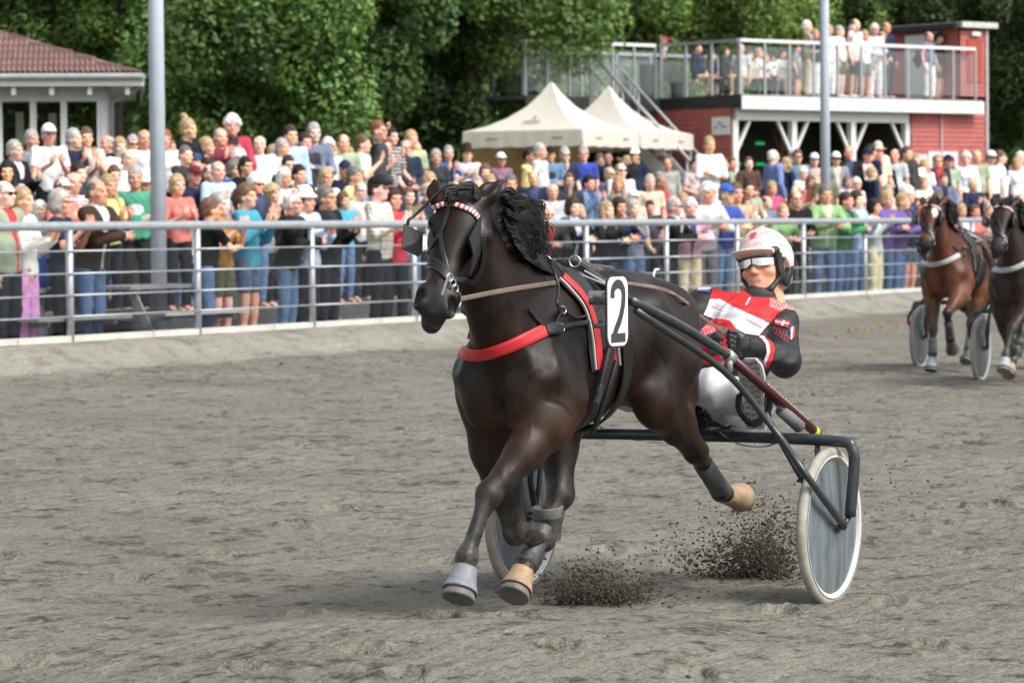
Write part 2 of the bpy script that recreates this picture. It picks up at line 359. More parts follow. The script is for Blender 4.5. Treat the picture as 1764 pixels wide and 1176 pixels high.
ss = np.concatenate([np.linspace(-120, -40, 9)[:-1], np.arange(-40, 60, .5), np.linspace(60, 300, 13)])
ws = np.concatenate([np.linspace(-140, -32, 10)[:-1], np.arange(-32, -19, .8), np.arange(-19, -14.2, .3), np.arange(-14.2, -1.4, .4), np.arange(-1.4, .06, .09)]); ws = np.array(sorted({round(float(q), 3) for q in ws}))
hn = np.random.default_rng(3)
def ztrack(S, W): return gz(W) + np.where(W > -1.35, .035 * np.sin(S * 2.1 + 3 * np.sin(S * .37)) * np.clip((W + 1.35) * (-.1 - W) * 2.6, 0, 1), 0) + .012 * np.sin(S * .9 + W * 1.7) * np.sin(W * 1.1 - S * .5) * 0 + .14 * np.exp(-((S + 18.9) / 1.3) ** 2) * np.exp(-((W + 15.0) / 1.3) ** 2)
V, Q = grid_sheet(ss, ws, ztrack)
o = add('track', mk_mesh('track', V, Q, True, None, [MTRACK])); o['kind'] = 'structure'
def vnoise(X, Y, sx, sy, seed):
    g = np.random.default_rng(seed); T = g.random((256, 256)); u_, v_ = X / sx, Y / sy; i, j = np.floor(u_).astype(int), np.floor(v_).astype(int); a, b = u_ - i, v_ - j; a = a * a * (3 - 2 * a); b = b * b * (3 - 2 * b); i &= 255; j &= 255; i1, j1 = (i + 1) & 255, (j + 1) & 255
    return T[i, j] * (1 - a) * (1 - b) + T[i1, j] * a * (1 - b) + T[i, j1] * (1 - a) * b + T[i1, j1] * a * b
def churned(x0, x1, y0, y1, dx, dy, amp, prints, seed, wmax=-1.45):
    """the loose top of the track as real relief: grit, harrow lines, hoof prints and wheel ruts"""
    X, Y = np.meshgrid(np.arange(x0, x1, dx), np.arange(y0, y1, dy), indexing='ij'); S = (X - FA[0]) * U2[0] + (Y - FA[1]) * U2[1]; W = (X - FA[0]) * N2[0] + (Y - FA[1]) * N2[1]
    H = amp * (.34 * vnoise(X, Y, dx * 1.6, dy * 1.6, seed) ** 2 + .5 * vnoise(X + 3, Y, .055, .07, seed + 1) ** 2 + .55 * vnoise(X, Y, .16, .2, seed + 2) + .8 * vnoise(X, Y, .6, .7, seed + 3) + .35 * vnoise(W, S, .045, 2.5, seed + 4))
    g = np.random.default_rng(seed); lanes = g.uniform(-34, -1.8, 60)
    for _ in range(prints):
        s0, w0 = g.uniform(S.min(), S.max()), lanes[g.integers(60)] + g.normal() * .18; r_ = .055 + .02 * g.random(); i0 = FA[0] + U2[0] * s0 + N2[0] * w0; j0 = FA[1] + U2[1] * s0 + N2[1] * w0
        a, b = int((i0 - x0) / dx), int((j0 - y0) / dy); k, l = int(.25 / dx) + 1, int(.25 / dy) + 1
        if a < k or b < l or a >= X.shape[0] - k or b >= X.shape[1] - l: continue
        sl = (slice(a - k, a + k), slice(b - l, b + l)); d = np.sqrt(((W[sl] - w0) / r_) ** 2 + ((S[sl] - s0) / (r_ * 1.25)) ** 2); H[sl] += -.022 * np.exp(-d ** 4) + (.017 + .012 * g.random()) * np.exp(-((d - 1.45) / .35) ** 2) * (S[sl] > s0 - .02)
    for w0 in g.uniform(-20, -3, 7): H += -.006 * np.exp(-((W - w0 - .12 * np.sin(S * .21 + w0)) / .022) ** 2) * (dx < .03)
    ed = np.minimum(np.minimum(X - x0, x1 - X), np.minimum(Y - y0, y1 - Y)); H = np.where(W > wmax, -.02, H * np.clip(ed / .4, 0, 1) + .004) - .006 * amp / .02 * 0
    V = np.stack([X, Y, ztrack(S, W) + H], -1).reshape(-1, 3); n, m = X.shape; i = (np.arange(n - 1)[:, None] * m + np.arange(m - 1)).ravel(); keep = (W.ravel() < wmax + .1)[i]; i = i[keep]
    o = add('track_surface', mk_mesh('track_surface', V, np.stack([i, i + m, i + m + 1, i + 1], 1), True, None, [MTRACK])); o['kind'] = 'structure'
churned(-3.3, 4.0, 11.3, 21.5, .0175, .028, .017, 420, 50); churned(-6.4, 7.0, 21.4, 40.0, .05, .075, .024, 900, 60)
MG = mat('grass_ground', (.05, .075, .025), .9, var=.4, vscale=1.5, bump=.6, bscale=20, bdist=.05)
V, Q = grid_sheet(np.array([-400, -40, 0, 40, 100, 900.]), np.array([-900, -138, -100.]), lambda S, W: 0 * S - .02)
o = add('infield_ground', mk_mesh('infield_ground', V, Q, True, None, [MG])); o['kind'] = 'structure'
MCON = mat('dark_terrace', (.085, .09, .095), .85, var=.25, vscale=3, bump=.3, bscale=30)
MKERB = mat('pale_concrete', (.52, .5, .46), .85, var=.12, vscale=4, bump=.3, bscale=30)
STEP_W = [0.10, 1.7] + [1.7 + .82 * i for i in range(1, 9)]; STEP_Z = [ZF - .2] + [ZF + .165 * i for i in range(1, 6)] + [ZT] * 3
STEP_Z = STEP_Z[:9]
def stepz(k): return STEP_Z[min(k, 8)]
for k in range(6):
    w0, w1 = STEP_W[k], STEP_W[k + 1] if k < 5 else STEP_W[k + 1] + 2.4; m = MB(); c = sw(25, (w0 + w1) / 2); z1 = stepz(k)
    m.box((c[0], c[1], z1 / 2 - .15), (150, w1 - w0 - .002 * k, z1 + .3), rz=math.atan2(U2[1], U2[0]))
    o = m.build('terrace_step', MCON); o['kind'] = 'structure'
wg = STEP_W[6] + 2.4
V, Q = grid_sheet(np.array([-300, -50, 0, 25, 50, 100, 200, 900.]), np.array([wg, wg + 12, 60, 200, 900.]), lambda S, W: 0 * S + ZT - .012)
o = add('ground', mk_mesh('ground', V, Q, True, None, [MG])); o['kind'] = 'structure'
# ---- kerb: concrete lengths
for i in range(-6, 22):
    c = sw(i * 2.6 + .3, .03); m = MB().box((0, 0, 0), (2.585, .13, .2)); m.build('kerb_stone', MKERB, loc=(c[0], c[1], ZF - .04), rz=math.atan2(U2[1], U2[0]), kind='structure')

# ---- trackside fence
MGALV = mat('galvanised_steel', (.42, .45, .48), .45, metal=.55, var=.12, vscale=9)
MNET = mat('dark_wind_mesh', (.03, .036, .042), .8, var=.2, alpha=.14)
fence = thing('track_fence', 'grey tubular steel track fence with thin wires and dark mesh, along the crowd', 'fence', (*FA, ZF))
def s_at_px(px, py=480, w_=0.0):
    d = ray(px, py); P0 = sw(0, w_); n = N2; t = ((P0 - CAM[:2]) @ n) / (d[:2] @ n); p = CAM[:2] + d[:2] * t; return (p - FA) @ U2
post_s = [s_at_px(x) for x in (120, 340, 537, 713, 870, 1010, 1148, 1270, 1384, 1490, 1590)]
d0 = post_s[0] - post_s[1]; post_s = [post_s[0] + d0 * k for k in (3, 2, 1)] + post_s + [post_s[-1] + 2.6 * k for k in range(1, 6)]
FH = 1.25
pm = MB().tube([(0, 0, -.1), (0, 0, FH - .04)], .043, 12).mesh('fence_post', MGALV, True)
def fl(s_, w_=0, z=0): return (*(U2 * s_ + N2 * w_), z)
for s_ in post_s: add('post', pm, fence, fl(s_))
for i in range(len(post_s) - 1):
    a, b = post_s[i], post_s[i + 1]
    MB().tube([fl(a + .002, 0, FH), fl(b - .002, 0, FH)], .05, 12, caps=False).build('top_rail', MGALV, fence, True)
    for z in (.98, .735, .5, .27): MB().tube([fl(a, -.045, z), fl(b, -.045, z)], .011, 6).build('wire', MGALV, fence, True)
    MB().beam(fl(a + .05, .05, .53), fl(b - .05, .05, .53), .004, .86).build('mesh_panel', MNET, fence)

# ---- light poles
MPOLE = mat('pole_paint', (.43, .48, .54), .45, spec=.4, var=.06)
def pole(px, py, w_, rad, k, lab):
    s_ = s_at_px(px, py, w_); c = sw(s_, w_); o = thing('light_pole', lab, 'light pole', (*c, stepz(k)), group='light poles in the crowd')
    MB().tube([(0, 0, 0), (0, 0, 4), (0, 0, 11)], [rad, rad * .93, rad * .7], 20).build('shaft', MPOLE, o, True)
    MB().lathe([(0, 0), (rad * 1.9, 0), (rad * 1.9, .03), (rad * 1.1, .05)]).build('base_flange', MGALV, o)
    MB().beam((-.5, 0, 11.02), (.5, 0, 11.02), .1, .08).build('cross_arm', MGALV, o)
    for x in (-.4, .4): MB().box((x, -.12, 10.92), (.34, .3, .1)).build('floodlight', MPOLE, o)
    return o
pole(274, 470, .95, .098, 0, 'thick grey light pole rising from the left part of the crowd, beside the brown roof')
pole(1422, 330, 2.2, .094, 1, 'slimmer grey light pole standing before the red grandstand bar')

# ---- pavilion at the left
MWH = mat('white_paint', (.66, .66, .65), .5, var=.05); MROOF = mat('roof_brown', (.20, .118, .106), .7, var=.18, vscale=5)
MROOFD = mat('roof_edge_dark', (.07, .05, .05), .8)
_pa = R(6.5); _dx, _dy = -9.2 + 5.69, 3.5
pv = thing('pavilion', 'open white pavilion with brown red hipped roof behind the crowd, far left', 'pavilion', (-5.69 + _dx * math.cos(_pa) - _dy * math.sin(_pa), 52 + _dx * math.sin(_pa) + _dy * math.cos(_pa), ZT), _pa)
def pv_(x, y, z): return (x + 9.2, y - 55.5, z - ZT)
ex0, ex1, ey0, ey1, ez = -12.7, -5.69, 52.0, 59.0, 4.13; ap = (-9.2, 55.5, 5.35)
def roof_slope(a, b):    # pan-tile profile sheet from eave a-b to the apex
    a, b, c = np.array(a), np.array(b), np.array(ap); n = int(np.linalg.norm(b - a) / .08) * 4; rows = 10; V = []; nrm = np.cross(b - a, c - a); nrm /= np.linalg.norm(nrm)
    for r_ in range(rows + 1):
        for sub in ((0,) if r_ == 0 else ((-.001, 0.0) if r_ < rows else (0,))):
            f = r_ / rows + sub
            for i in range(n + 1):
                t = i / n; p = a + (b - a) * t; e0 = a + (c - a) * f; e1 = b + (c - b) * f
                L0 = np.linalg.norm(b - a) * (1 - f); u_ = t * np.linalg.norm(b - a); lo = np.linalg.norm(b - a) * f / 2
                u2 = min(max(u_, lo), lo + L0); q = (u2 - lo) / max(L0, 1e-6)
                h = .022 * math.sin(2 * math.pi * u2 / .08) + (.03 if sub == 0 and r_ < rows else 0) - .0
                V.append(pv_(*(e0 + (e1 - e0) * q + nrm * h)))
    k = len(V) // (n + 1); return V, [(j * (n + 1) + i, j * (n + 1) + i + 1, (j + 1) * (n + 1) + i + 1, (j + 1) * (n + 1) + i) for j in range(k - 1) for i in range(n)]
for a, b in (((ex0, ey0, ez), (ex1, ey0, ez)), ((ex1, ey0, ez), (ex1, ey1, ez)), ((ex1, ey1, ez), (ex0, ey1, ez)), ((ex0, ey1, ez), (ex0, ey0, ez))):
    V, Fs = roof_slope(a, b); MB().raw(V, Fs).build('roof_slope', MROOF, pv)
for a, b in (((ex0 - .02, ey0 - .03), (ex1 + .02, ey0 - .03)), ((ex1 + .03, ey0 - .05), (ex1 + .03, ey1 + .02))):
    MB().beam(pv_(*a, 4.0), pv_(*b, 4.0), .04, .14).build('fascia_board', MWH, pv)
    MB().tube([pv_(a[0], a[1] - .08, 4.075), pv_(b[0], b[1] - .08, 4.075)], .05, 8).build('gutter', mat('grey_gutter', (.3, .31, .31), .5), pv)
yb = ey0 + .55; xb = ex1 - .55
MB().beam(pv_(ex0, yb, 3.82), pv_(xb, yb, 3.82), .12, .2).build('beam', MWH, pv); MB().beam(pv_(xb, yb + .061, 3.82), pv_(xb, ey1, 3.82), .12, .2).build('beam', MWH, pv)
MB().box(pv_((ex0 + ex1) / 2, 55.5, 3.96), (6.9, 6.9, .03)).build('ceiling', MWH, pv)
for i in range(8): MB().beam(pv_(xb + .35 - i * .58, ey0 + .02, 3.86), pv_(xb + .35 - i * .58, yb + .4, 3.88), .07, .12).build('rafter_end', MWH, pv)
for px in (8, 66, 118, 180): 
    p = at_y(px, 200, yb + .0); MB().box(pv_(p[0], yb, (3.72 + ZT) / 2), (.10, .10, 3.72 - ZT)).build('post', MWH, pv)
for px, Y in ((226, yb), (208, yb + 1.6), (160, 58.0), (96, 57.2), (38, 58)):
    p = at_y(px, 200, Y); MB().box(pv_(min(p[0], xb), Y, (3.72 + ZT) / 2 - .0), (.13, .13, 3.72 - ZT - .004)).build('post', MWH, pv)
MB().tube([pv_(xb + .5, yb - .5, 4.0), pv_(xb + .5, yb - .45, 3.9), pv_(xb + .1, yb - .1, 3.7), pv_(xb + .1, yb - .1, ZT)], .04, 8).build('downpipe', mat('grey_gutter'), pv, True)

# ---- two white gazebos
MTENT = mat('tent_fabric', (.73, .695, .63), .75, var=.04, transl=.25, bump=.25, bscale=3, bdist=.05); MTAN = mat('tan_canvas', (.5, .36, .19), .85, var=.08, transl=.2)
MINK = mat('green_black_print', (.06, .08, .06), .8)
def tent(c0, lab, wall, lx):
    ze, zv, zp = 3.87 - ZT, 3.5 - ZT, 5.02 - ZT; t = thing('gazebo', lab, 'gazebo', (*c0, ZT), group='white pop-up gazebos')
    e1 = N2 * 3; e2 = U2 * 3; cs = [np.array([0, 0]), e1, e1 + e2, e2]; ctr = (e1 + e2) / 2; prof = [(0, 0), (.25, .1), (.5, .27), (.72, .5), (.88, .76), (.96, .94), (1, 1)]
    V = []; Fs = []; nb = 12
    for i in range(4):
        a, b = cs[i], cs[(i + 1) % 4]; b0 = len(V)
        for f, h in prof:
            for j in range(nb + 1):
                p = a + (b - a) * j / nb; p = p + (ctr - p) * f; sag = -.05 * math.sin(math.pi * j / nb) * (1 - f) * (.3 + f * 2); V.append((*p, ze + (zp - ze) * h + sag))
        Fs += [(b0 + r_ * (nb + 1) + j, b0 + r_ * (nb + 1) + j + 1, b0 + (r_ + 1) * (nb + 1) + j + 1, b0 + (r_ + 1) * (nb + 1) + j) for r_ in range(len(prof) - 1) for j in range(nb)]
    MB().raw(V, Fs).build('roof_canopy', MTENT, t, True)
    for i in range(4):
        a, b = cs[i] * 1.0, cs[(i + 1) % 4]; n = 24; P = []
        out = -(ctr - (a + b) / 2); out /= np.linalg.norm(out)
        for j in range(n + 1):
            q = a + (b - a) * j / n + out * (.012 + .012 * math.sin(j * 1.9)); P += [(*(q), zv + .012 * math.cos(j * 1.3)), (*(a + (b - a) * j / n + out * .004), ze)]
        vb = MB().raw(P, [(2 * j, 2 * j + 2, 2 * j + 3, 2 * j + 1) for j in range(n)]).build('valance', MTENT, t, True)
        # illegible script print: strings of small strokes, as they read in the photograph
        if i in (0, 3):
            mp = MB()
            for cc in (.2, .75) if i == 0 else (.25, .72):
                for q in range(9):
                    u_ = cc + (q - 4) * .011; p = a + (b - a) * u_ + out * .03; hh = .05 if q in (0, 6) else .03
                    mp.raw([(*(p - (b - a) * .004), zv + .17), (*(p + (b - a) * .005), zv + .175), (*(p + (b - a) * .007), zv + .17 + hh), (*(p - (b - a) * .002), zv + .165 + hh)], [(0, 1, 2, 3)])
            mp.build('print', MINK, vb)
    # script and bird emblem on the slope facing the track
    a, b = cs[0], cs[1]; mp = MB()
    def on(u_, f):
        p = a + (b - a) * u_; h = np.interp(f, [x for x, _ in prof], [y for _, y in prof]); p = p + (ctr - p) * f; return np.array([*(p - U2 * .03), ze + (zp - ze) * h + .012])
    for q in range(13):
        u_ = .40 + q * .0165; h = .07 if q in (0, 9) else .045
        mp.raw([on(u_, .34), on(u_ + .011, .34), on(u_ + .016, .34 + h), on(u_ + .004, .34 + h)], [(0, 1, 2, 3)])
    for d_ in ((-.02, .0, .03, .05), (.03, .0, -.01, .06), (0, -.02, .015, .09)): mp.raw([on(.5 + d_[0], .46 + d_[1]), on(.5 + d_[2], .46), on(.5 + d_[2] + .005, .46 + d_[3])], [(0, 1, 2)])
    mp.build('emblem_print', MINK, t)
    for c in cs: MB().box((*(c + (ctr - c) * .03), ze / 2), (.05, .05, ze)).build('leg', MGALV, t)
    if wall:
        MB().beam((*(cs[1] + (ctr - cs[1]) * .02 + U2 * .1), zv / 2 + .1), (*(cs[2] + (ctr - cs[2]) * .02), zv / 2 + .1), .02, zv + .2).build('side_wall', MTAN, t)
        MB().beam((*(cs[2] - N2 * .06), zv / 2 + .1), (*(cs[3] + N2 * 1.5), zv / 2 + .1), .02, zv + .2).build('side_wall', MTAN, t)
    MB().box((*(ctr - N2 * .2), .5), (1.8, .6, 1.0), rz=HA).build('counter', mat('counter_wood', (.3, .2, .11), .7), t)
    return t
tent(np.array([1.59, 75.0]), 'nearer white gazebo with printed emblem and tan side wall', True, 0)
tent(np.array([1.59, 75.0]) + U2 * 3.02, 'farther white gazebo, right of and behind its twin by the steel stairs', False, 0)

# ---- red club building with roof terrace
MRED = mat('red_cladding', (.38, .105, .092), .7, var=.15, vscale=3); MREDB = mat('red_board_dark', (.22, .035, .03), .7)
MBLK = mat('black_trim', (.02, .02, .022), .6); MDARK = mat('dark_interior', (.06, .05, .042), .9); MGLASS = mat('rail_glass', (.6, .68, .68), .05, spec=.5, alpha=.07, var=0)
P1 = np.array([5.32, 80.0]); Dd = np.array([.775, .632]); Sd = np.array([-.632, .775]); ang = math.atan2(Dd[1], Dd[0])
bd = thing('club_building', 'red clapboard club building with white posts, open bar and roof terrace, right background', 'building', (*P1, ZT))
def b2(t, s_): return Dd * t + Sd * s_
def b3(t, s_, z): return (*b2(t, s_), z - ZT)
ZD = 4.80
def wall(t0, s0, t1, s1, z0, z1, pitch=.12, m=None):
    """lapped clapboards on a dark core, joined as one part"""
    a, b = b2(t0, s0), b2(t1, s1); L = np.linalg.norm(b - a); d = (b - a) / L; n = np.array([d[1], -d[0]]); q = MB(); k = int(round((z1 - z0) / pitch)); h = (z1 - z0) / k
    for i in range(k):
        za, zb = z0 + i * h - ZT, z0 + (i + 1) * h - ZT; o1, o2 = n * .032, n * .010
        q.raw([(*(a + o1), za), (*(b + o1), za), (*(b + o2), zb), (*(a + o2), zb), (*a, za), (*b, za)], [(0, 1, 2, 3), (4, 5, 1, 0)])
    q.raw([(*a, z0 - ZT), (*b, z0 - ZT), (*b, z1 - ZT), (*a, z1 - ZT)], [(3, 2, 1, 0)])
    return q.build('clapboard_wall', m or MRED, bd, kind=None)
def box_(name, t0, t1, s0, s1, z0, z1, m, parent=bd):
    c = b2((t0 + t1) / 2, (s0 + s1) / 2); return MB().box((*c, (z0 + z1) / 2 - ZT), (t1 - t0, s1 - s0, z1 - z0), rz=ang).build(name, m, parent)
wall(0, 3.4, 0, 0.08, ZT, 4.5)              # left flank
wall(5.98, 0, 8.7, 0, ZT, 4.47)             # right front, ground floor
wall(7.75, .0, 8.7, .0, 4.9, 6.55)          # tower front
wall(7.75, 2.6, 7.75, .034, 4.81, 6.6); wall(8.7, 0, 8.7, 5, ZT, 6.6); wall(8.7, 2.6, 7.75, 2.6, 4.81, 6.6)
box_('deck_slab', -.02, 8.28, -.28, 6.2, 4.72, ZD, mat('deck_grey', (.16, .16, .16), .8)); box_('deck_slab', -4.3, -.024, 2.6, 6.2, 4.72, ZD, mat('deck_grey'))
box_('fascia_board', -.04, 8.3, -.32, -.283, 4.45, 4.76, MWH); box_('fascia_board', -.06, -.024, -.28, 2.58, 4.52, 4.79, MBLK); box_('fascia_board', -4.3, -.07, 2.55, 2.597, 4.52, 4.79, MBLK)
box_('beam', .08, 5.95, .02, .2, 4.2, 4.44, MWH); box_('soffit', 0.02, 8.2, -.27, .9, 4.451, 4.47, MWH)
for t_ in (.07, 2.0, 4.0, 5.9):
    box_('post', t_ - .08, t_ + .08, .02, .18, ZT, 4.2, MWH)
    for sg in (-1, 1):
        if (t_ < .1 and sg < 0) or (t_ > 5.8 and sg > 0): continue
        MB().beam(b3(t_ + sg * .07, .1, 3.45), b3(t_ + sg * .5, .1, 4.19), .07, .08, up=(*Sd, 0)).build('brace', MWH, bd)
box_('back_wall', .05, 5.95, 3.2, 3.3, ZT, 4.45, MDARK); box_('side_wall', 5.9, 5.97, .25, 3.2, ZT, 4.45, MDARK); box_('ceiling', .05, 5.9, .3, 3.2, 4.4, 4.44, MDARK)
box_('bar_counter', 1.0, 5.0, 2.2, 2.7, ZT, 2.5, MDARK)
for t_ in (1.55, 3.3): 
    box_('inner_post', t_ - .07, t_ + .07, 1.8, 1.94, ZT, 4.35, mat('brown_wood', (.09, .06, .04), .8))
    for sg in (-1, 1): MB().beam(b3(t_ + sg * .05, 1.87, 3.5), b3(t_ + sg * .4, 1.87, 4.3), .08, .08, up=(*Sd, 0)).build('inner_brace', mat('brown_wood'), bd)
MGRN = mat('green_sign_light', (.02, .3, .09), .5); MGRN.node_tree.nodes['Principled BSDF'].inputs['Emission Color'].default_value = (.03, .8, .2, 1); MGRN.node_tree.nodes['Principled BSDF'].inputs['Emission Strength'].default_value = .25
for t_, z in ((2.9, 3.2), (2.95, 3.7), (3.7, 3.2), (3.7, 3.72)): box_('exit_light', t_, t_ + .22, 3.1, 3.19, z, z + .07, MGRN)
# cabin behind, with white door and diamond window
dr = box_('door', 7.66, 7.712, .86, 1.82, 4.83, 6.5, MWH); c = b2(7.65, 1.36)
dm = MB().raw([(*(c - Sd * x), z - ZT) for x, z in ((0, 5.62), (.2, 5.87), (0, 6.12), (-.2, 5.87))], [(0, 1, 2, 3)]).build('window', MBLK, bd)
box_('door_frame', 7.67, 7.713, .70, .80, 4.83, 6.55, MWH); box_('roof_edge', 7.5, 7.64, -.1, 2.9, 6.60, 6.73, MBLK); box_('roof_edge', 7.645, 8.95, -.2, 2.9, 6.62, 6.76, mat('light_grey_trim', (.5, .5, .48), .6))
box_('shutter', 7.98, 8.5, -.05, -.034, 5.25, 6.35, mat('orange_red_board', (.33, .06, .035), .6)); box_('corner_board', 8.66, 8.74, -.06, -.034, ZT, 6.63, mat('grey_board', (.42, .40, .38), .7)); box_('corner_board', 7.0, 7.06, -.06, -.034, ZT, 4.44, mat('grey_pink_board', (.45, .3, .28), .7))
box_('window_frame', 6.55, 7.6, -.06, -.034, 2.2, 3.5, MWH).name = 'window_frame'; box_('shutter', 6.68, 7.47, -.075, -.0605, 2.2, 3.38, mat('orange_red_board'))
box_('lamp', 8.1, 8.4, -.12, -.04, 6.42, 6.52, MWH); box_('notice_board', 6.05, 6.5, -.07, -.034, 3.2, 3.42, MWH)
# rails with glass
def rail(pa, pb, n, posts=True, zt=6.08, glass=True, mrail=MWH):
    a, b = np.array(b2(*pa)), np.array(b2(*pb)); MB().beam((*a, zt - ZT), (*b, zt - ZT), .07, .075).build('handrail', mrail, bd); d = (b - a) / n
    for i in range(n + 1):
        p = a + d * i
        if i < n and glass:
            q0, q1 = p + d * .06, p + d * .94; MB().beam((*q0, 5.42 - ZT), (*q1, 5.42 - ZT), .012, 1.05).build('glass_pane', MGLASS, bd)
        if posts: MB().box((*p, (zt + ZD) / 2 - ZT - .02), (.05, .05, zt - ZD - .04), rz=ang).build('rail_post', MGALV, bd)
rail((0.0, -.2), (8.1, -.2), 10); rail((0, -.13), (0, 2.6), 3, mrail=MGALV); rail((-4.2, 2.7), (-.1, 2.7), 6); rail((-4.2, 6.1), (5.1, 6.1), 8, mrail=MGALV); rail((-4.2, 2.8), (-4.2, 6.05), 3)
# ground beneath is the lawn; wall sign
sg = thing('wall_sign', 'small white printed sign on the dark red side wall', 'sign', (*(P1 + b2(-.045, .42)), 4.07)); an2 = math.atan2(Sd[1], Sd[0])
MB().box((0, 0, 0), (.62, .02, .42), rz=an2).build('plate', MWH, sg); q = MB()
for x, z, l in ((-.02, .06, .16), (.1, -.02, .2), (-.16, -.03, .1)): q.box((*(Sd * -x - Dd * .014), z), (l, .006, .05), rz=an2)
q.build('print', mat('blue_grey_print', (.25, .28, .42), .7), sg)
# stairs up to the terrace
st = thing('steel_stairs', 'grey steel outdoor stairs climbing to the roof terrace behind the gazebos', 'stairs', (*(at_y(1240, 300, 79.0)[:2]), ZT))
so_ = np.array([*at_y(1240, 300, 79.0)[:2], ZT]); top = at_y(1018, 165, 80.5) - so_; top[2] = ZD - ZT; bot = np.zeros(3); bot[2] = 0.05; sd_ = np.array([.35, .94, 0]) * 1.2
for q in (0, 1): MB().beam(bot + sd_ * q, top + sd_ * q, .05, .28).build('stringer', mat('stair_grey', (.4, .41, .42), .6), st)
for i in range(1, 19):
    p = bot + (top - bot) * i / 19 + sd_ * .5; MB().box(p + np.array([0, 0, .0]), (.3, 1.14, .035), rz=math.atan2(sd_[1], sd_[0]) - math.pi / 2).build('tread', mat('tread_yellow_grey', (.36, .35, .26), .7), st)
for q in (0, 1):
    h = np.array([0, 0, 1.05]); MB().tube([bot + sd_ * q + h, top + sd_ * q + h], .035, 8).build('handrail', MGALV, st, True)
    MB().tube([bot + sd_ * q + h * .6, top + sd_ * q + h * .6], .022, 8).build('mid_rail', MGALV, st, True)
    for f in (.02, .25, .5, .75, .98): p = bot + (top - bot) * f + sd_ * q; MB().tube([p, p + h], .025, 8).build('rail_post', MGALV, st, True)
# flag, bin and speaker on the terrace
MFLAG = mat('flag_red_white', src='attr', rough=.8, var=.05)
p = at_y(1140, 165, 86.0); fg = thing('flag', 'small red and white flag drooping from a pole on the terrace', 'flag', (p[0], p[1], ZD))
MB().tube([(0, 0, 0), (0, 0, 1.75)], .014, 6).build('flag_pole', MWH, fg); q = MB(); nx, nz = 8, 14
for i in range(nx + 1):
    for j in range(nz + 1):
        u_, v_ = i / nx, j / nz; q.v.append((.02 + .16 * u_ * (1 - .2 * v_) + .02 * math.sin(9 * u_ + 3 * v_), -.05 * math.sin(11 * u_ + 2 * v_) * u_ - .03, 1.73 - .55 * v_ - .05 * u_)); q.c.append((.75, .75, .75) if (abs(u_ - .4) < .14 or abs(v_ - .5) < .09) else (.5, .03, .04))
q.f = [(i * (nz + 1) + j, (i + 1) * (nz + 1) + j, (i + 1) * (nz + 1) + j + 1, i * (nz + 1) + j + 1) for i in range(nx) for j in range(nz)]
q.build('flag_cloth', MFLAG, fg, True, True)
def bin_(px, wd, ht, lab, lid=True):
    p = at_y(px, 165, 85.5); t = thing('waste_bin', lab, 'bin', (p[0], p[1], ZD)); MB().lathe([(0, 0), (wd * .42, 0), (wd * .5, ht), (0, ht)], n=16).build('bin_body', MBLK, t)
    MB().lathe([(wd * .54, ht + .002), (wd * .54, ht + .04), (0, ht + .07)], n=16).build('lid', mat('bin_lid', (.05, .05, .055), .5), t)
bin_(1115, .42, .95, 'tall black bin on the terrace left of the flag'); bin_(1165, .3, .5, 'short black bin on the terrace right of the flag')

# ---- trees
MLEAF = mat('leaves', src='attr', rough=.55, spec=.35, var=0, transl=.22); MBARK = mat('bark', (.06, .05, .038), .9, var=.35, vscale=7, bump=.8, bscale=14, bdist=.05)
def crown_mesh(name, seed, rad, clumps, nleaf, base, lsize, spread=.33):
    g = np.random.default_rng(seed); rad = np.array(rad); C_ = g.normal(size=(clumps, 3)); C_ /= np.linalg.norm(C_, axis=1)[:, None]; C_ *= (g.random((clumps, 1)) ** .45) * .86
    sz = spread * (.6 + .8 * g.random(clumps)); pick = g.integers(0, clumps, nleaf); D = g.normal(size=(nleaf, 3)); D /= np.linalg.norm(D, axis=1)[:, None]
    rr = (.55 + .5 * g.random(nleaf) ** .6)[:, None]; P = (C_[pick] + D * rr * sz[pick][:, None]) * rad
    nrm = D * .7 + g.normal(size=(nleaf, 3)) * .6 + np.array([0, -.1, .5]); nrm /= np.linalg.norm(nrm, axis=1)[:, None]
    a = np.cross(nrm, g.normal(size=(nleaf, 3))); a /= np.linalg.norm(a, axis=1)[:, None]; b = np.cross(nrm, a); s_ = (lsize * (.6 + .8 * g.random(nleaf)))[:, None]
    V = np.stack([P - a * s_ * .5, P + b * s_ * .33 - nrm * s_ * .08, P + a * s_ * .5, P - b * s_ * .33 - nrm * s_ * .08], 1).reshape(-1, 3)
    cl = np.array(base) * (.5 + .95 * g.random((clumps, 1)))[pick] * (.75 + .5 * g.random((nleaf, 1))) * np.stack([.85 + .4 * g.random(nleaf), np.ones(nleaf), .8 + .4 * g.random(nleaf)], 1)  # random clump brightness puts lit masses and dark gaps into the leaf colour
    return mk_mesh(name, V, np.arange(nleaf * 4).reshape(-1, 4), False, np.repeat(cl, 4, 0), [MLEAF]), C_ * rad
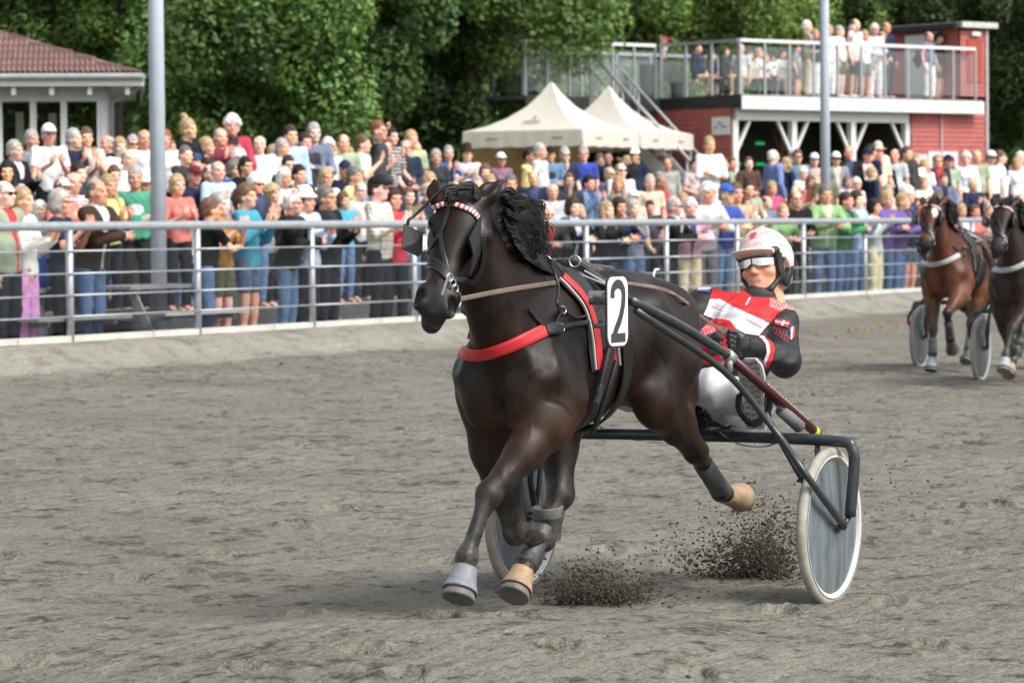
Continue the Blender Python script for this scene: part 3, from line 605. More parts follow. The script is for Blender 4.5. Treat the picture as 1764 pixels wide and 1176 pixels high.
def tree(px, Z, zc, cm, lab, rz=0, sc=1.0, trunk=.22, name='broadleaf_tree', gnd=ZT, hang=True, cat='tree'):
    me, C_ = cm; p = at_y(px, 150, Z); t = thing(name, lab, cat, (p[0], p[1], gnd), rz, 'trees behind the racecourse'); h = zc - gnd
    add('crown', me, t, (0, 0, h)).scale = (sc, sc, sc)
    g = np.random.default_rng(int(px) + 5); q = MB(); pts = [(0, 0, -.1), (.05, .03, h * .3), (-.04, .05, h * .7), (0, 0, h + sc)]
    q.tube(spline(pts, 4), np.linspace(trunk, trunk * .45, 13), 9)
    for c in C_[:7]:
        c = c * sc * .8 + np.array([0, 0, h]); s0 = np.array([0, 0, max(h * .45, min(c[2] - .8, h))]); q.tube(spline([s0, (s0 + c) / 2 + g.normal(size=3) * .15, c], 4), np.linspace(trunk * .4, .03, 9), 6)
    q.build('trunk', MBARK, t, True)
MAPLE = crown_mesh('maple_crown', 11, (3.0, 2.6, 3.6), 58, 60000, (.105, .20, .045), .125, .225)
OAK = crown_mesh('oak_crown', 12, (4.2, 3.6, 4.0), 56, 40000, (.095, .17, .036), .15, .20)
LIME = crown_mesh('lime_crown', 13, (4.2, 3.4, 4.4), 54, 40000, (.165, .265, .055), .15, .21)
DARK = crown_mesh('dark_crown', 14, (4.6, 3.4, 5.0), 52, 38000, (.055, .105, .028), .16, .20)  # dark foliage, with dense canopy shade also put into its leaf colour
for px, Z, zc, cm, lab, rz, sc, tr in (
    (440, 60, 5.0, MAPLE, 'bushy light green tree right of the left light pole', .3, .93, .2),
    (815, 80, 7.9, OAK, 'large green tree spreading over the nearer gazebo, trunk showing', 1.1, .98, .27),
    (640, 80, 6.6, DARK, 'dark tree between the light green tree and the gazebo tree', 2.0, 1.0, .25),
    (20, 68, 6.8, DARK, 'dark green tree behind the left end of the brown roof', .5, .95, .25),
    (200, 66, 6.6, OAK, 'dark green tree over the right slope of the brown roof', 2.4, .85, .25),
    (320, 76, 8.0, OAK, 'tall dark tree behind the light green tree, nearest the pole', 3.6, .95, .25),
    (560, 88, 9.2, LIME, 'tall paler tree rising between the dark trees left of the gazebos', 3.0, .9, .25),
    (960, 94, 7.0, OAK, 'green tree behind the left end of the terrace railing', 4.0, 1.0, .25),
    (1090, 99, 7.2, LIME, 'light green tree behind the flag', 1.5, .95, .25),
    (1240, 98, 7.0, LIME, 'yellow green tree behind the seated people on the terrace', 5.0, 1.0, .25),
    (1370, 101, 7.4, OAK, 'mid green tree behind the standing people left of the right pole', .9, 1.0, .25),
    (1490, 104, 7.6, OAK, 'dark green tree behind the standing people on the terrace', 3.3, 1.05, .25),
    (1610, 106, 8.4, LIME, 'tree rising above the roof of the red cabin', 2.2, .9, .25),
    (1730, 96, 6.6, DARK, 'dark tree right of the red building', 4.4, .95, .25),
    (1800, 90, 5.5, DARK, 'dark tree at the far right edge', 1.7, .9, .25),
    (1725, 88, 2.6, LIME, 'small yellow green bush right of the red building', .2, .33, .08)):
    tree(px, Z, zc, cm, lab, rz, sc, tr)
# distant wood: one mass
g = np.random.default_rng(40); n = 70000
X = g.uniform(-62, 62, n); zz = ZT + 13.5 * g.random(n) * (.75 + .25 * np.sin(X * .21) * np.sin(X * .09 + 2)) ; Y = 118 + 5 * np.sin(X * .35) + 3 * np.sin(X * .9) + g.normal(size=n) * 1.2 - zz * .2
P = np.stack([X, Y, zz], 1); nr = g.normal(size=(n, 3)) + np.array([0, -.8, .6]); nr /= np.linalg.norm(nr, axis=1)[:, None]; a = np.cross(nr, g.normal(size=(n, 3))); a /= np.linalg.norm(a, axis=1)[:, None]; b = np.cross(nr, a); s_ = (.45 * (.6 + .8 * g.random(n)))[:, None]
V = np.stack([P - a * s_, P + b * s_ * .7, P + a * s_, P - b * s_ * .7], 1).reshape(-1, 3)
cl = np.array((.10, .17, .04)) * (.6 + .8 * g.random((n, 1))) * (.75 + .4 * (np.sin(X * .5) * np.sin(zz * .7))[:, None])
o = add('distant_wood', mk_mesh('distant_wood', V, np.arange(n * 4).reshape(-1, 4), False, np.repeat(cl, 4, 0), [MLEAF]), kind='stuff')
print('setting', round(time.time() - T0, 1))
# ================================================================== RACE HORSES, SULKIES, DRIVER
class Frame:      # t forward, l to the horse's left, z up; origin under the middle of the sulky's axle
    def __init__(s, a, O): s.a = a; s.O = np.array(O, float); s.h = np.array([-math.sin(a), -math.cos(a), 0]); s.l = np.array([math.cos(a), -math.sin(a), 0]); s.rz = math.atan2(s.h[1], s.h[0])
    def px(s, x, y, lat):
        d = ray(x, y); P = s.O + s.l * lat; t = ((P - CAM) @ s.l) / (d @ s.l); return s.loc(CAM + d * t)
    def pt(s, x, y, t):
        d = ray(x, y); P = s.O + s.h * t; k = ((P - CAM) @ s.h) / (d @ s.h); return s.loc(CAM + d * k)
    def loc(s, p): q = p - s.O; return np.array([q @ s.h, q @ s.l, q[2]])
    def world(s, v): return s.O + s.h * v[0] + s.l * v[1] + np.array([0, 0, v[2]])
    def locdir(s, d): return np.array([d @ s.h, d @ s.l, d[2]])
_n = at_y(1430, 1045, 15.06); _n[2] = 0
MF = Frame(HA, _n - .775 * np.array([math.cos(HA), -math.sin(HA), 0]))
P_ = lambda x, y, l: MF.px(x, y, l)
LEGS = dict(  # near (left) fore reaching, off fore folded, near hind pushing off, off hind coming under
    LF=[(1.50, .19, 1.0), (1.58, .17, .90), (1.90, .05, .62), (2.035, .02, .375), (2.065, .02, .305), (2.10, .02, .245)],
    RF=[(1.50, -.19, 1.0), P_(850, 772, -.17), P_(888, 915, -.12), P_(938, 930, -.11), P_(946, 916, -.11), P_(944, 885, -.11)],
    LH=[(.44, .15, 1.2), (.60, .21, .95), P_(1196, 775, .20), P_(1240, 842, .175), P_(1255, 852, .17), P_(1280, 857, .165)],
    RH=[(.44, -.15, 1.2), (.80, -.18, .93), (.965, -.10, .545), (1.185, -.135, .285), (1.255, -.14, .215), (1.30, -.14, .165)])
HEAD_A = P_(808, 362, 0.0); HEAD_B = P_(745, 543, 0.0); HD = (HEAD_B - HEAD_A) / np.linalg.norm(HEAD_B - HEAD_A); HUP = np.array([.58, .37, .46]); HUP -= HD * (HUP @ HD); HUP /= np.linalg.norm(HUP); HS = np.cross(HUP, HD)
def hd(s_, lat, up): return HEAD_A + (HEAD_B - HEAD_A) * s_ + HS * lat * 1.12 + HUP * up * 1.08
def horse_body(h, L):
    f = Field((-.5, -.45, .0), (2.6, .45, 2.12), h)
    st = [(.13, 1.20, .12, .09), (.22, 1.18, .235, .165), (.35, 1.185, .305, .235), (.55, 1.225, .272, .25), (.8, 1.20, .282, .245), (1.0, 1.17, .322, .255), (1.2, 1.165, .355, .245), (1.4, 1.17, .345, .21), (1.58, 1.14, .28, .188), (1.70, 1.10, .2, .14)]
    f.loft((0, 0, 0), (1, 0, 0), (0, 0, 1), [(a, b, c, d) for a, b, c, d in st], .03)
    # neck
    f.loft((1.42, 0, 1.27), (1.95, 0, 1.735), (-.66, 0, .75), [(-.15, 0, .25, .12), (0, .0, .30, .155), (.25, .015, .26, .125), (.5, .03, .215, .10), (.75, .035, .175, .085), (1, .01, .135, .075)], .09)
    f.rc((1.5, 0, 1.05), (1.93, 0, 1.55), .165, .085, .08, (1, .8, 1))            # windpipe line
    # withers, croup, muscles
    f.rc((1.35, 0, 1.47), (1.0, 0, 1.45), .045, .04, .10); f.rc((.65, 0, 1.42), (.3, 0, 1.40), .09, .07, .08)
    for s in (1, -1):
        f.rc((1.28, s * .12, 1.38), (1.60, s * .168, 1.10), .09, .105, .06, (1, .55, 1)); f.rc((1.60, s * .158, 1.10), (1.49, s * .178, .97), .10, .09, .05)
        f.el((1.44, s * .178, 1.06), (.14, .075, .15), .05); f.el((1.655, s * .095, 1.0), (.09, .095, .14), .035); f.rc((1.66, s * .06, 1.05), (1.52, s * .08, .86), .07, .05, .05)
        f.rc((.38, s * .15, 1.30), (.42, s * .17, 1.12), .15, .16, .08); f.rc((.62, s * .17, 1.33), (.5, s * .2, 1.1), .1, .12, .08)
        f.rc((.21, s * .13, 1.2), (.27, s * .15, .98), .085, .09, .06)
    for key in ('LF', 'RF'):
        S, E, K, Fe, P, H_ = [np.array(p) for p in L[key]]; d = (K - E); d /= np.linalg.norm(d)
        f.rc(S, E, .118, .108, .06, (1, .8, 1)); f.rc(E, E + (K - E) * .4, .102, .080, .05, (1, .85, 1)); f.rc(E + (K - E) * .4, K - (K - E) * .04, .076, .047, .05)
        f.el(K, (.056, .053, .064), .022); f.rc(K, K + (Fe - K) * .2, .050, .038, .02); f.rc(K + (Fe - K) * .2, Fe, .0295, .031, .018); bk = np.array([-.028, 0, -.0])
        c = Fe - K; pr = np.cross(c / np.linalg.norm(c), (0, 1, 0)); pr = pr if key == 'LF' else pr
        f.rc(K + c * .2 + pr * .02, Fe + pr * .012, .022, .024, .02); f.el(Fe, (.05, .047, .052), .02); f.rc(Fe, P, .040, .038, .02); f.rc(P, P * .5 + H_ * .5, .040, .040, .015)
    for key in ('LH', 'RH'):
        S, E, K, Fe, P, H_ = [np.array(p) for p in L[key]]
        f.rc(S, E, .17, .125, .08, (1, .75, 1)); f.rc(S + (-.13, 0, -.02), E * .4 + K * .6 + (-.04, 0, .06), .105, .055, .08, (1, .8, 1)); f.rc(E, E + (K - E) * .5, .12, .085, .06, (1, .8, 1)); f.rc(E + (K - E) * .5, K, .075, .05, .05)
        u = (E - K) / np.linalg.norm(E - K); c = Fe - K; cn = c / np.linalg.norm(c); hk = -(u + cn); hk /= np.linalg.norm(hk) + 1e-6
        f.rc(K + hk * .035 + u * .03, K + hk * .0 + u * .22, .03, .03, .05); f.el(K, (.056, .046, .062), .03); f.rc(K + hk * .03, K + cn * .1, .04, .036, .03); f.rc(K, Fe, .041, .034, .02); f.el(Fe, (.05, .047, .052), .02)
        f.rc(Fe, P, .040, .038, .02); f.rc(P, P * .5 + H_ * .5, .040, .040, .015)
    for s in (1, -1):   # soft grooves between the muscles
        f.rc((1.30, s * .272, 1.20), (1.36, s * .268, .98), .016, .018, .07, sub=True); f.rc((1.63, s * .222, 1.32), (1.71, s * .222, 1.15), .014, .016, .06, sub=True)
        f.rc((.80, s * .292, 1.28), (.74, s * .280, 1.06), .018, .022, .08, sub=True); f.rc((.30, s * .272, 1.22), (.34, s * .282, .95), .014, .018, .07, sub=True)
        for q in range(4): f.rc((1.16 - .1 * q, s * .284, 1.22), (1.10 - .1 * q, s * .28, .98), .009, .010, .05, sub=True)
    f.rc((1.81, 0, 1.12), (1.75, 0, .90), .03, .035, .05, sub=True)
    # head
    f.loft(HEAD_A, HEAD_B, HUP, [(-0.08, 0.0, 0.092, 0.07), (0, 0.0, 0.119, 0.096), (0.14, -0.005, 0.138, 0.118), (0.28, -0.019, 0.146, 0.119), (0.42, -0.013, 0.121, 0.098), (0.58, 0.0, 0.092, 0.078), (0.75, 0.0, 0.08, 0.069), (0.86, 0.0, 0.08, 0.074), (0.93, -0.003, 0.072, 0.068), (0.99, -0.008, 0.058, 0.052), (1.03, -0.012, 0.042, 0.038)], .03)
    for s in (1, -1):
        f.el(hd(.27, s * .058, -.065), (.09, .05, .085), .03); f.el(hd(.25, s * .098, .05), (.04, .028, .032), .025); f.rc(hd(.17, s * .075, .07), hd(.34, s * .08, .055), .018, .016, .025)   # jowl, eye, brow bone
        f.rc(hd(.33, s * .082, .015), hd(.58, s * .06, .0), .013, .008, .02)     # facial crest
        f.rc(hd(.85, s * .048, .028), hd(.955, s * .052, .026), .034, .035, .025)  # nostril rim
    f.rc(hd(.9, 0, -.045), hd(1.01, 0, -.05), .042, .04, .03, (1, 1, 1)); f.rc(hd(.97, 0, -.06), hd(1.0, 0, -.068), .036, .032, .02)   # lips, chin
    for s in (1, -1):
        f.rc(hd(.895, s * .060, .054), hd(.95, s * .072, .040), .018, .026, .009, sub=True); f.el(hd(.25, s * .124, .055), (.02, .012, .015), .008, sub=True)
    f.rc(hd(.90, .09, -.03), hd(1.04, .025, -.028), .009, .008, .010, sub=True); f.rc(hd(.90, -.09, -.03), hd(1.04, -.025, -.028), .009, .008, .010, sub=True)
    # ears: near ear turned out and back, off ear upright
    for base, tip, w_ in ((P_(824, 351, .075), P_(867, 309, .14), .042), (P_(754, 347, -.075), P_(748, 309, -.10), .038)):
        f.rc(base, base + (tip - base) * .45, w_ * .85, w_, .025, (1, 1, 1)); f.rc(base + (tip - base) * .45, tip, w_, .006, .02)
        e = np.array([.055, 0, .018]) if base[1] < 0 else np.array([.05, .01, .03]); f.rc(base + (tip - base) * .35 + e, base + (tip - base) * .85 + e * .6, .034, .02, .012, sub=True)
    return f.mesh(2)
def horse_colors(V, base, leg, warm):
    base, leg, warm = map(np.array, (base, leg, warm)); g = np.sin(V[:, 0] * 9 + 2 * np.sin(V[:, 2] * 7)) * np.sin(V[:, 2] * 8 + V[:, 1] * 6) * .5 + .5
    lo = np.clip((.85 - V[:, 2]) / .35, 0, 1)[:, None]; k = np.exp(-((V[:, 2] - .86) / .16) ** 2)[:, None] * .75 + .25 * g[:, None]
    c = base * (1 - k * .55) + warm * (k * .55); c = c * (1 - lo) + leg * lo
    mz = np.clip(((V - HEAD_A) @ HD / np.linalg.norm(HEAD_B - HEAD_A) - .8) / .12, 0, 1)[:, None] * (V[:, 0] > 1.95)[:, None]
    c = c * (1 - mz) + np.array((.022, .02, .02)) * mz
    for s in (1, -1):
        d = np.linalg.norm(V - hd(.925, s * .064, .044), axis=1); c[d < .036] *= .18; d = np.linalg.norm(V - hd(.25, s * .116, .052), axis=1); c[d < .024] = (.004, .004, .004)
    return c
MCOAT = mat('horse_coat', src='attr', rough=.46, spec=.30, var=.5, vscale=9, dirt=-.55, rvar=.12, bump=.2, bscale=190, bdist=.005, coat=.0, stretch=(1, 1, .5))
MHAIR = mat('horse_hair', (.010, .009, .008), .42, spec=.5, var=.3, vscale=30); MLEATH = mat('black_leather', (.013, .013, .014), .42, var=.2, vscale=20); MTACK = mat('tack_colour', src='obj', rough=.45, var=.1)
MSTEEL = mat('bright_steel', (.6, .6, .6), .25, metal=1, var=0); MTACKA = mat('tack_pattern', src='attr', rough=.5, var=.05); MRUB = mat('bell_boot_rubber', src='obj', rough=.55, dirt=.65, var=.25, vscale=25, bump=.2, bscale=60, bdist=.004)
MTANR = mat('rein_leather', (.14, .105, .08), .6, var=.2, vscale=30)
hoV, hoQ = horse_body(.0086, LEGS)
print('horse', len(hoV), round(time.time() - T0, 1))
BV = BVHTree.FromPolygons([tuple(v) for v in hoV], [tuple(q) for q in hoQ])
_camloc = MF.loc(CAM)
def veins(V, lines):
    for ln, wd, am in lines:
        pts = []
        for x, y in spline([(a, b, 0) for a, b in ln], 10)[:, :2]:
            d = MF.locdir(ray(x, y)); d /= np.linalg.norm(d); p, n, i, t = BV.ray_cast(Vector(_camloc), Vector(d))
            if p is not None: pts.append((np.array(p), np.array(n)))
        for p, n in pts:
            q = V - p; m = np.abs(q).max(1) < wd * 2.5; dd = (q[m] ** 2).sum(1); V[m] += n * (am * .42 * np.exp(-dd / wd ** 2))[:, None]
veins(hoV, [([(893, 745), (880, 770), (868, 800), (866, 830)], .007, .003), ([(915, 725), (912, 760), (895, 790), (880, 815)], .008, .003), ([(860, 690), (868, 715), (872, 745), (880, 765)], .008, -.004), ([(850, 868), (838, 900), (826, 935), (818, 960)], .007, -.003), ([(760, 455), (752, 475), (756, 492)], .006, .003), ([(800, 470), (790, 490), (778, 500)], .007, .003),
    ([(930, 640), (905, 665), (890, 700)], .012, -.005), ([(940, 690), (968, 700), (985, 720)], .010, -.004), ([(1020, 735), (1050, 715), (1075, 690)], .008, .004), ([(1130, 600), (1150, 640), (1165, 690), (1180, 730)], .012, -.005), ([(1180, 740), (1192, 770), (1205, 800)], .008, -.004), ([(1150, 700), (1165, 730), (1180, 752)], .007, .003)])
BV = BVHTree.FromPolygons([tuple(v) for v in hoV], [tuple(q) for q in hoQ])
def hit(x, y, off=.004, bv=None):
    d = MF.locdir(ray(x, y)); d /= np.linalg.norm(d); p, n, i, t = (bv or BV).ray_cast(Vector(_camloc), Vector(d))
    if p is None: return None, None
    return np.array(p) + np.array(n) * off, np.array(n)
def strap_px(pts, n=6, off=.004, bv=None):
    P = []; Nn = []
    for x, y in spline([(a, b, 0) for a, b in pts], n)[:, :2]:
        p, m = hit(x, y, off, bv)
        if p is not None: P.append(p); Nn.append(m)
    P = np.array(P); Nn = np.array(Nn)
    for _ in range(5):
        Nn[1:-1] = (Nn[:-2] + Nn[1:-1] + Nn[2:]) / 3; Q = P.copy(); Q[1:-1] = .25 * P[:-2] + .5 * P[1:-1] + .25 * P[2:]; P = Q
    return P, Nn
ROOT_T = 1.0
def local_mb(m):   # shift t so that the root stands under the horse's barrel
    m.v = [(x - ROOT_T, y, z) for x, y, z in m.v]; return m
def mirror(P): return np.array(P) * np.array([1, -1, 1])
GEAR = []          # (parent key or None, name, mesh, colour key)
def gear(name, m, mt, par=None, smooth=False, usecol=False, ck=None):
    GEAR.append((par, name, local_mb(m).mesh(name, mt, smooth, usecol), ck))
HW = []            # bridle
bP, bN = strap_px([(738, 369), (741, 362), (750, 356), (766, 353), (785, 354), (803, 360), (815, 367), (824, 377)], 9)
CHK = lambda i: (.72, .68, .66) if (i // 2) % 2 else (.42, .03, .03)
gear('headstall', MB().ribbon(*strap_px([(806, 352), (822, 372), (830, 398), (832, 430), (828, 462), (815, 486), (802, 482)]), .028, .006), MLEATH)
gear('browband', MB().ribbon(bP, bN, .020, .008, colf=CHK), MTACKA, 'headstall', usecol=True)
for pts in ([(776, 354), (768, 380), (760, 402), (742, 430), (728, 456)], [(760, 402), (763, 430), (768, 455), (772, 478)]): gear('face_strap', MB().ribbon(*strap_px(pts), .02, .006), MLEATH, 'headstall')
for k, dy in enumerate((0, 7, 14)): gear('noseband', MB().ribbon(*strap_px([(716, 478 - 4 + dy), (724, 457 + dy), (738, 448 + dy), (752, 449 + dy), (764, 460 + dy), (774, 478 + dy * .6)]), .016, .008), MLEATH, 'headstall')
gear('cheek_strap', MB().ribbon(*strap_px([(772, 478), (786, 482), (800, 482)]), .022, .006), MLEATH, 'headstall'); gear('chin_strap', MB().ribbon(*strap_px([(803, 482), (800, 500), (790, 514)]), .018, .006), MLEATH, 'headstall')
wp, wn = strap_px([(745, 352), (738, 356), (728, 364)], 4)
q = MB().tube(spline([hd(-.03, -.03, .11), hd(.0, -.09, .12), P_(718, 368, -.13), P_(705, 378, -.15), P_(702, 388, -.155)], 5), .007, 6); gear('overcheck_line', q, MLEATH, 'headstall', True)
def plate_poly(poly, th, bend=0):
    P = np.array(poly); n = np.cross(P[1] - P[0], P[2] - P[0]); n /= np.linalg.norm(n); c = P.mean(0); k = len(P); b = n * th / 2
    V = list(P - b) + [c - b * (1 + bend)] + list(P + b) + [c + b]; Fs = [(i, (i + 1) % k, k) for i in range(k)] + [(k + 1 + (i + 1) % k, k + 1 + i, 2 * k + 1) for i in range(k)] + [((i + 1) % k, i, k + 1 + i, k + 1 + (i + 1) % k) for i in range(k)]
    return MB().raw(V, Fs)
gear('blinker', plate_poly([P_(828, 372, .118), P_(834, 388, .105), P_(829, 430, .105), P_(809, 476, .115), P_(815, 438, .135), P_(808, 412, .14)], .006, 3), MLEATH, 'headstall')
gear('blinker', plate_poly([P_(696, 386, -.16), P_(728, 402, -.115), P_(727, 436, -.11), P_(720, 442, -.12), P_(692, 428, -.16)], .006, 3), MLEATH, 'headstall')
def ring(c, r_, ax=(0, 1, 0), tr=.005):
    c = np.array(c); ax = np.array(ax) / np.linalg.norm(ax); a = np.cross(ax, (.3, .2, 1)); a /= np.linalg.norm(a); b = np.cross(ax, a)
    return MB().tube([c + r_ * (math.cos(q) * a + math.sin(q) * b) for q in np.linspace(0, 2 * math.pi, 17)], tr, 6, caps=False)
bitp = P_(787, 516, .075)
gear('bit_ring', ring(bitp, .033), MSTEEL, None, True); gear('bit_ring', ring(mirror(bitp), .033), MSTEEL, None, True)
for x, y in ((784, 497), (780, 487), (775, 478)): gear('buckle', ring(P_(x, y, .077), .016, (.3, 1, 0), .0035), MSTEEL, 'headstall', True)
gear('bit', MB().tube([P_(768, 516, .05), bitp], .008, 6).tube([mirror(bitp), mirror(bitp) * (1, .7, 1)], .008, 6).tube([P_(762, 508, .07), P_(771, 480, .085)], .006, 6), MSTEEL)
# breast collar, traces
cP, cN = strap_px([(797, 606), (812, 611), (835, 609), (862, 601), (895, 588), (925, 575), (942, 568)], 6, .006)
cP = np.vstack([mirror(cP[cP[:, 1] > -.02])[::-1][:-1] * 1, cP[cP[:, 1] > -.02]]) if False else cP
gear('breast_collar', MB().ribbon(cP, cN, .052, .01), MTACK, ck='collar'); cm_ = np.arange(len(cP)) >= min(len(cP) - 8, int(np.argmax(cP[:, 1] > abs(cP[0, 1]) - .02)) or len(cP) - 8); gear('breast_collar', MB().ribbon(mirror(cP[cm_]), mirror(cN[cm_]), .05, .01), MTACK, ck='collar')
gear('trace', MB().ribbon(*strap_px([(938, 569), (950, 568), (962, 566)], 4, .01), .05, .012).ribbon(*strap_px([(960, 566), (985, 560), (1012, 555), (1030, 552)], 4, .012), .02, .01), MLEATH)
gear('trace', MB().ribbon(*strap_px([(908, 532), (918, 545), (930, 558), (944, 566)], 4, .008), .018, .008).tube(spline([hit(950, 566, .012)[0], hit(960, 545, .012)[0], hit(966, 533, .02)[0]], 4), .006, 6), MLEATH)
gear('harness_line', MB().tube(spline([hit(938, 452, .02)[0] if hit(938, 452)[0] is not None else P_(938, 452, .1), P_(955, 470, .17), P_(962, 495, .2), P_(960, 525, .24), hit(968, 535, .015)[0], hit(985, 548, .015)[0], hit(1010, 543, .015)[0], hit(1030, 530, .02)[0]], 6), .0065, 6), MLEATH, smooth=True)
gear('buckle', ring(hit(966, 536, .015)[0], .016, (.2, 1, .3), .004), MSTEEL, smooth=True); gear('buckle', ring(hit(963, 566, .016)[0], .016, (.2, 1, .3), .004), MSTEEL, smooth=True)
# saddle pad and girth round the barrel
def hoop(t0, t1, off, ang0, ang1, n=40, tilt=0):
    P = []; Nn = []
    for a in np.linspace(ang0, ang1, n):
        f = (a - ang0) / (ang1 - ang0); t = t0 + (t1 - t0) * f; o_ = Vector((t, 0, 1.18)); d = Vector((0, math.sin(a), math.cos(a)))
        p, nn, i, dist = BV.ray_cast(o_, d)
        P.append(np.array(p) + np.array(nn) * off); Nn.append(np.array(nn))
    return np.array(P), np.array(Nn)
PADPX = [(966, 478), (978, 489), (994, 505), (1009, 528), (1019, 558), (1025, 592), (1029, 634)]
def shifted(dx): return strap_px([(x + dx * (1 if i > 1 else .8), y - dx * (.55 if i < 3 else .2)) for i, (x, y) in enumerate(PADPX)], 7, .005)
for s in (1, -1):
    for dx, wd, off, ck in ((6, .16, 0, 'pad'), (0, .040, .009, 'band'), (-9, .007, .010, 'trim'), (24, .034, .009, 'band'), (32, .006, .010, 'trim')):
        P, Nn = shifted(dx); P = P + Nn * off
        if dx > 20: P, Nn = P[int(len(P) * .72):], Nn[int(len(P) * .72):]
        if s < 0: P, Nn = mirror(P), mirror(Nn)
        gear('saddle_pad', MB().ribbon(P, Nn, wd, .010), MTACK, ck=ck)
    P, Nn = hoop(1.06, 1.02, .017, .02 * s, 1.6 * s, 30); gear('saddle', MB().ribbon(P[:12], Nn[:12], .08, .03), MLEATH)
    P, Nn = hoop(1.03, .99, .014, 1.5 * s, 3.1 * s, 30); gear('girth', MB().ribbon(P, Nn, .075, .012), MLEATH)
    q = MB(); tq = np.array([1.13, s * .07, 1.56]); gear('terret', ring(tq, .024, (1, .2, 0), .005), MSTEEL, smooth=True)
    q = MB().tube([(1.13, s * .05, 1.52), (1.08, s * .22, 1.45)], .008, 6).tube([(1.1, s * .1, 1.52), (1.05, s * .25, 1.43)], .006, 6); gear('buckle_chain', q, mat('grey_metal', (.2, .2, .21), .4, metal=.6))
# big strap that ties the shaft, hanging by the girth
gear('wrap_strap', MB().ribbon(*strap_px([(1040, 600), (1030, 640), (1018, 680), (1010, 700)], 4, .03), .055, .02).ribbon(*strap_px([(1045, 620), (1035, 655), (1022, 690), (1008, 730)], 4, .045), .03, .015), MLEATH)
gear('shaft_thimble', MB().tube([P_(1015, 513, .30), P_(1050, 513, .38)], [.03, .03], 12).tube([P_(1045, 512, .37), P_(1045, 512, .40)], .024, 10), mat('grey_metal', (.2, .2, .21), .4, metal=.6))
# number plate: parallel to the horse's side
npc = P_(1061, 536, .44); npx, npz = .205, .300
def rrect(w_, h_, r_, n=6):
    out = []
    for cx, cz, a0 in ((w_ / 2 - r_, h_ / 2 - r_, 0), (-w_ / 2 + r_, h_ / 2 - r_, 90), (-w_ / 2 + r_, -h_ / 2 + r_, 180), (w_ / 2 - r_, -h_ / 2 + r_, 270)):
        for i in range(n + 1): a = R(a0 + 90 * i / n); out.append((cx + r_ * math.cos(a), cz + r_ * math.sin(a)))
    return out
def slab(out, lat, th): 
    k = len(out); V = [(npc[0] - x, npc[1] + lat, npc[2] + z) for x, z in out] + [(npc[0] - x, npc[1] + lat + th, npc[2] + z) for x, z in out]
    return MB().raw(V, [tuple(range(k))[::-1], tuple(range(k, 2 * k))] + [(i, (i + 1) % k, k + (i + 1) % k, k + i) for i in range(k)])
gear('number_plate', slab(rrect(npx, npz, .05), 0, .006), MBLK); gear('plate_face', slab(rrect(npx - .016, npz - .016, .044), .0062, .003), mat('plate_white', (.8, .8, .78), .4, var=.03), 'number_plate')
dg = [(-.052, .055), (-.05, .085), (-.03, .105), (0, .112), (.03, .105), (.05, .083), (.052, .055), (.045, .02), (.02, -.03), (-.02, -.075), (-.04, -.104)]
dg = spline([(a, b, 0) for a, b in dg], 5)[:, :2]; q = MB(); T = np.gradient(dg, axis=0); T /= np.linalg.norm(T, axis=1)[:, None]; Sn = np.stack([-T[:, 1], T[:, 0]], 1) * .019
ou = np.vstack([dg + Sn, (dg - Sn)[::-1]]); k = len(dg)
for i in range(k - 1): q.raw([(npc[0] - x, npc[1] + .0105, npc[2] + z) for x, z in (dg[i] + Sn[i], dg[i + 1] + Sn[i + 1], dg[i + 1] - Sn[i + 1], dg[i] - Sn[i])], [(0, 1, 2, 3), (3, 2, 1, 0)])
q.raw([(npc[0] - x, npc[1] + .0112, npc[2] + z) for x, z in ((-.068, -.128), (.068, -.128), (.068, -.09), (-.068, -.09))], [(0, 1, 2, 3), (3, 2, 1, 0)])
gear('numeral', q, mat('plate_ink', (.035, .04, .04), .5), 'number_plate')
gear('plate_bracket', MB().tube([npc + (0, -.1, .06), npc + (0, .0, .06)], .012, 6).tube([npc + (.0, -.1, -.06), npc + (0, 0, -.06)], .012, 6), MSTEEL, 'number_plate')
def hair(curves, r_, sides=4):
    m = MB()
    for c in curves:
        c = spline(c, 5); m.tube(c, r_ * np.linspace(1, .3, len(c)), sides, caps=False)
    return m
g = np.random.default_rng(9)
mane = []; CREST = spline([(836, 346, 0), (850, 388, 0), (868, 422, 0), (905, 454, 0), (962, 482, 0)], 12)
cl_ = [(q_ / 64, g.normal(size=10)) for q_ in range(64)]
for i in range(1250):
    s_, q = cl_[g.integers(len(cl_))]; s_ = min(max(s_ + g.normal() * .012, 0), 1); x, y = CREST[int(s_ * (len(CREST) - 1))][:2]; e = g.normal(size=10) * .4 + q; k = max(0, 1 - s_ * 1.45); L1 = 26 + 72 * k + 9 * e[0] * k
    hb = hit(x + 3, y + 2 * e[1], -.012)[0]; mane.append([P_(x, y, .05) if hb is None else hb, P_(x + L1 * .25, y - 10 * k - 3 + 3 * e[1], .095), P_(x + L1 * .5, y - 6 * k + 7 * e[2] * k, .115 + .01 * e[7]), P_(x + L1 * .78, y + 5 + 12 * e[3] * k, .115), P_(x + L1, y + 7 + (20 + 16 * e[4]) * k, .10), P_(x + L1 - (10 - 12 * e[5]) * k, y + 10 + (38 + 15 * e[6]) * k, .10), P_(x + L1 - (2 - 16 * e[8]) * k, y + 11 + (46 + 18 * e[9]) * k, .09)])
mm = hair(mane, .0031, 3)
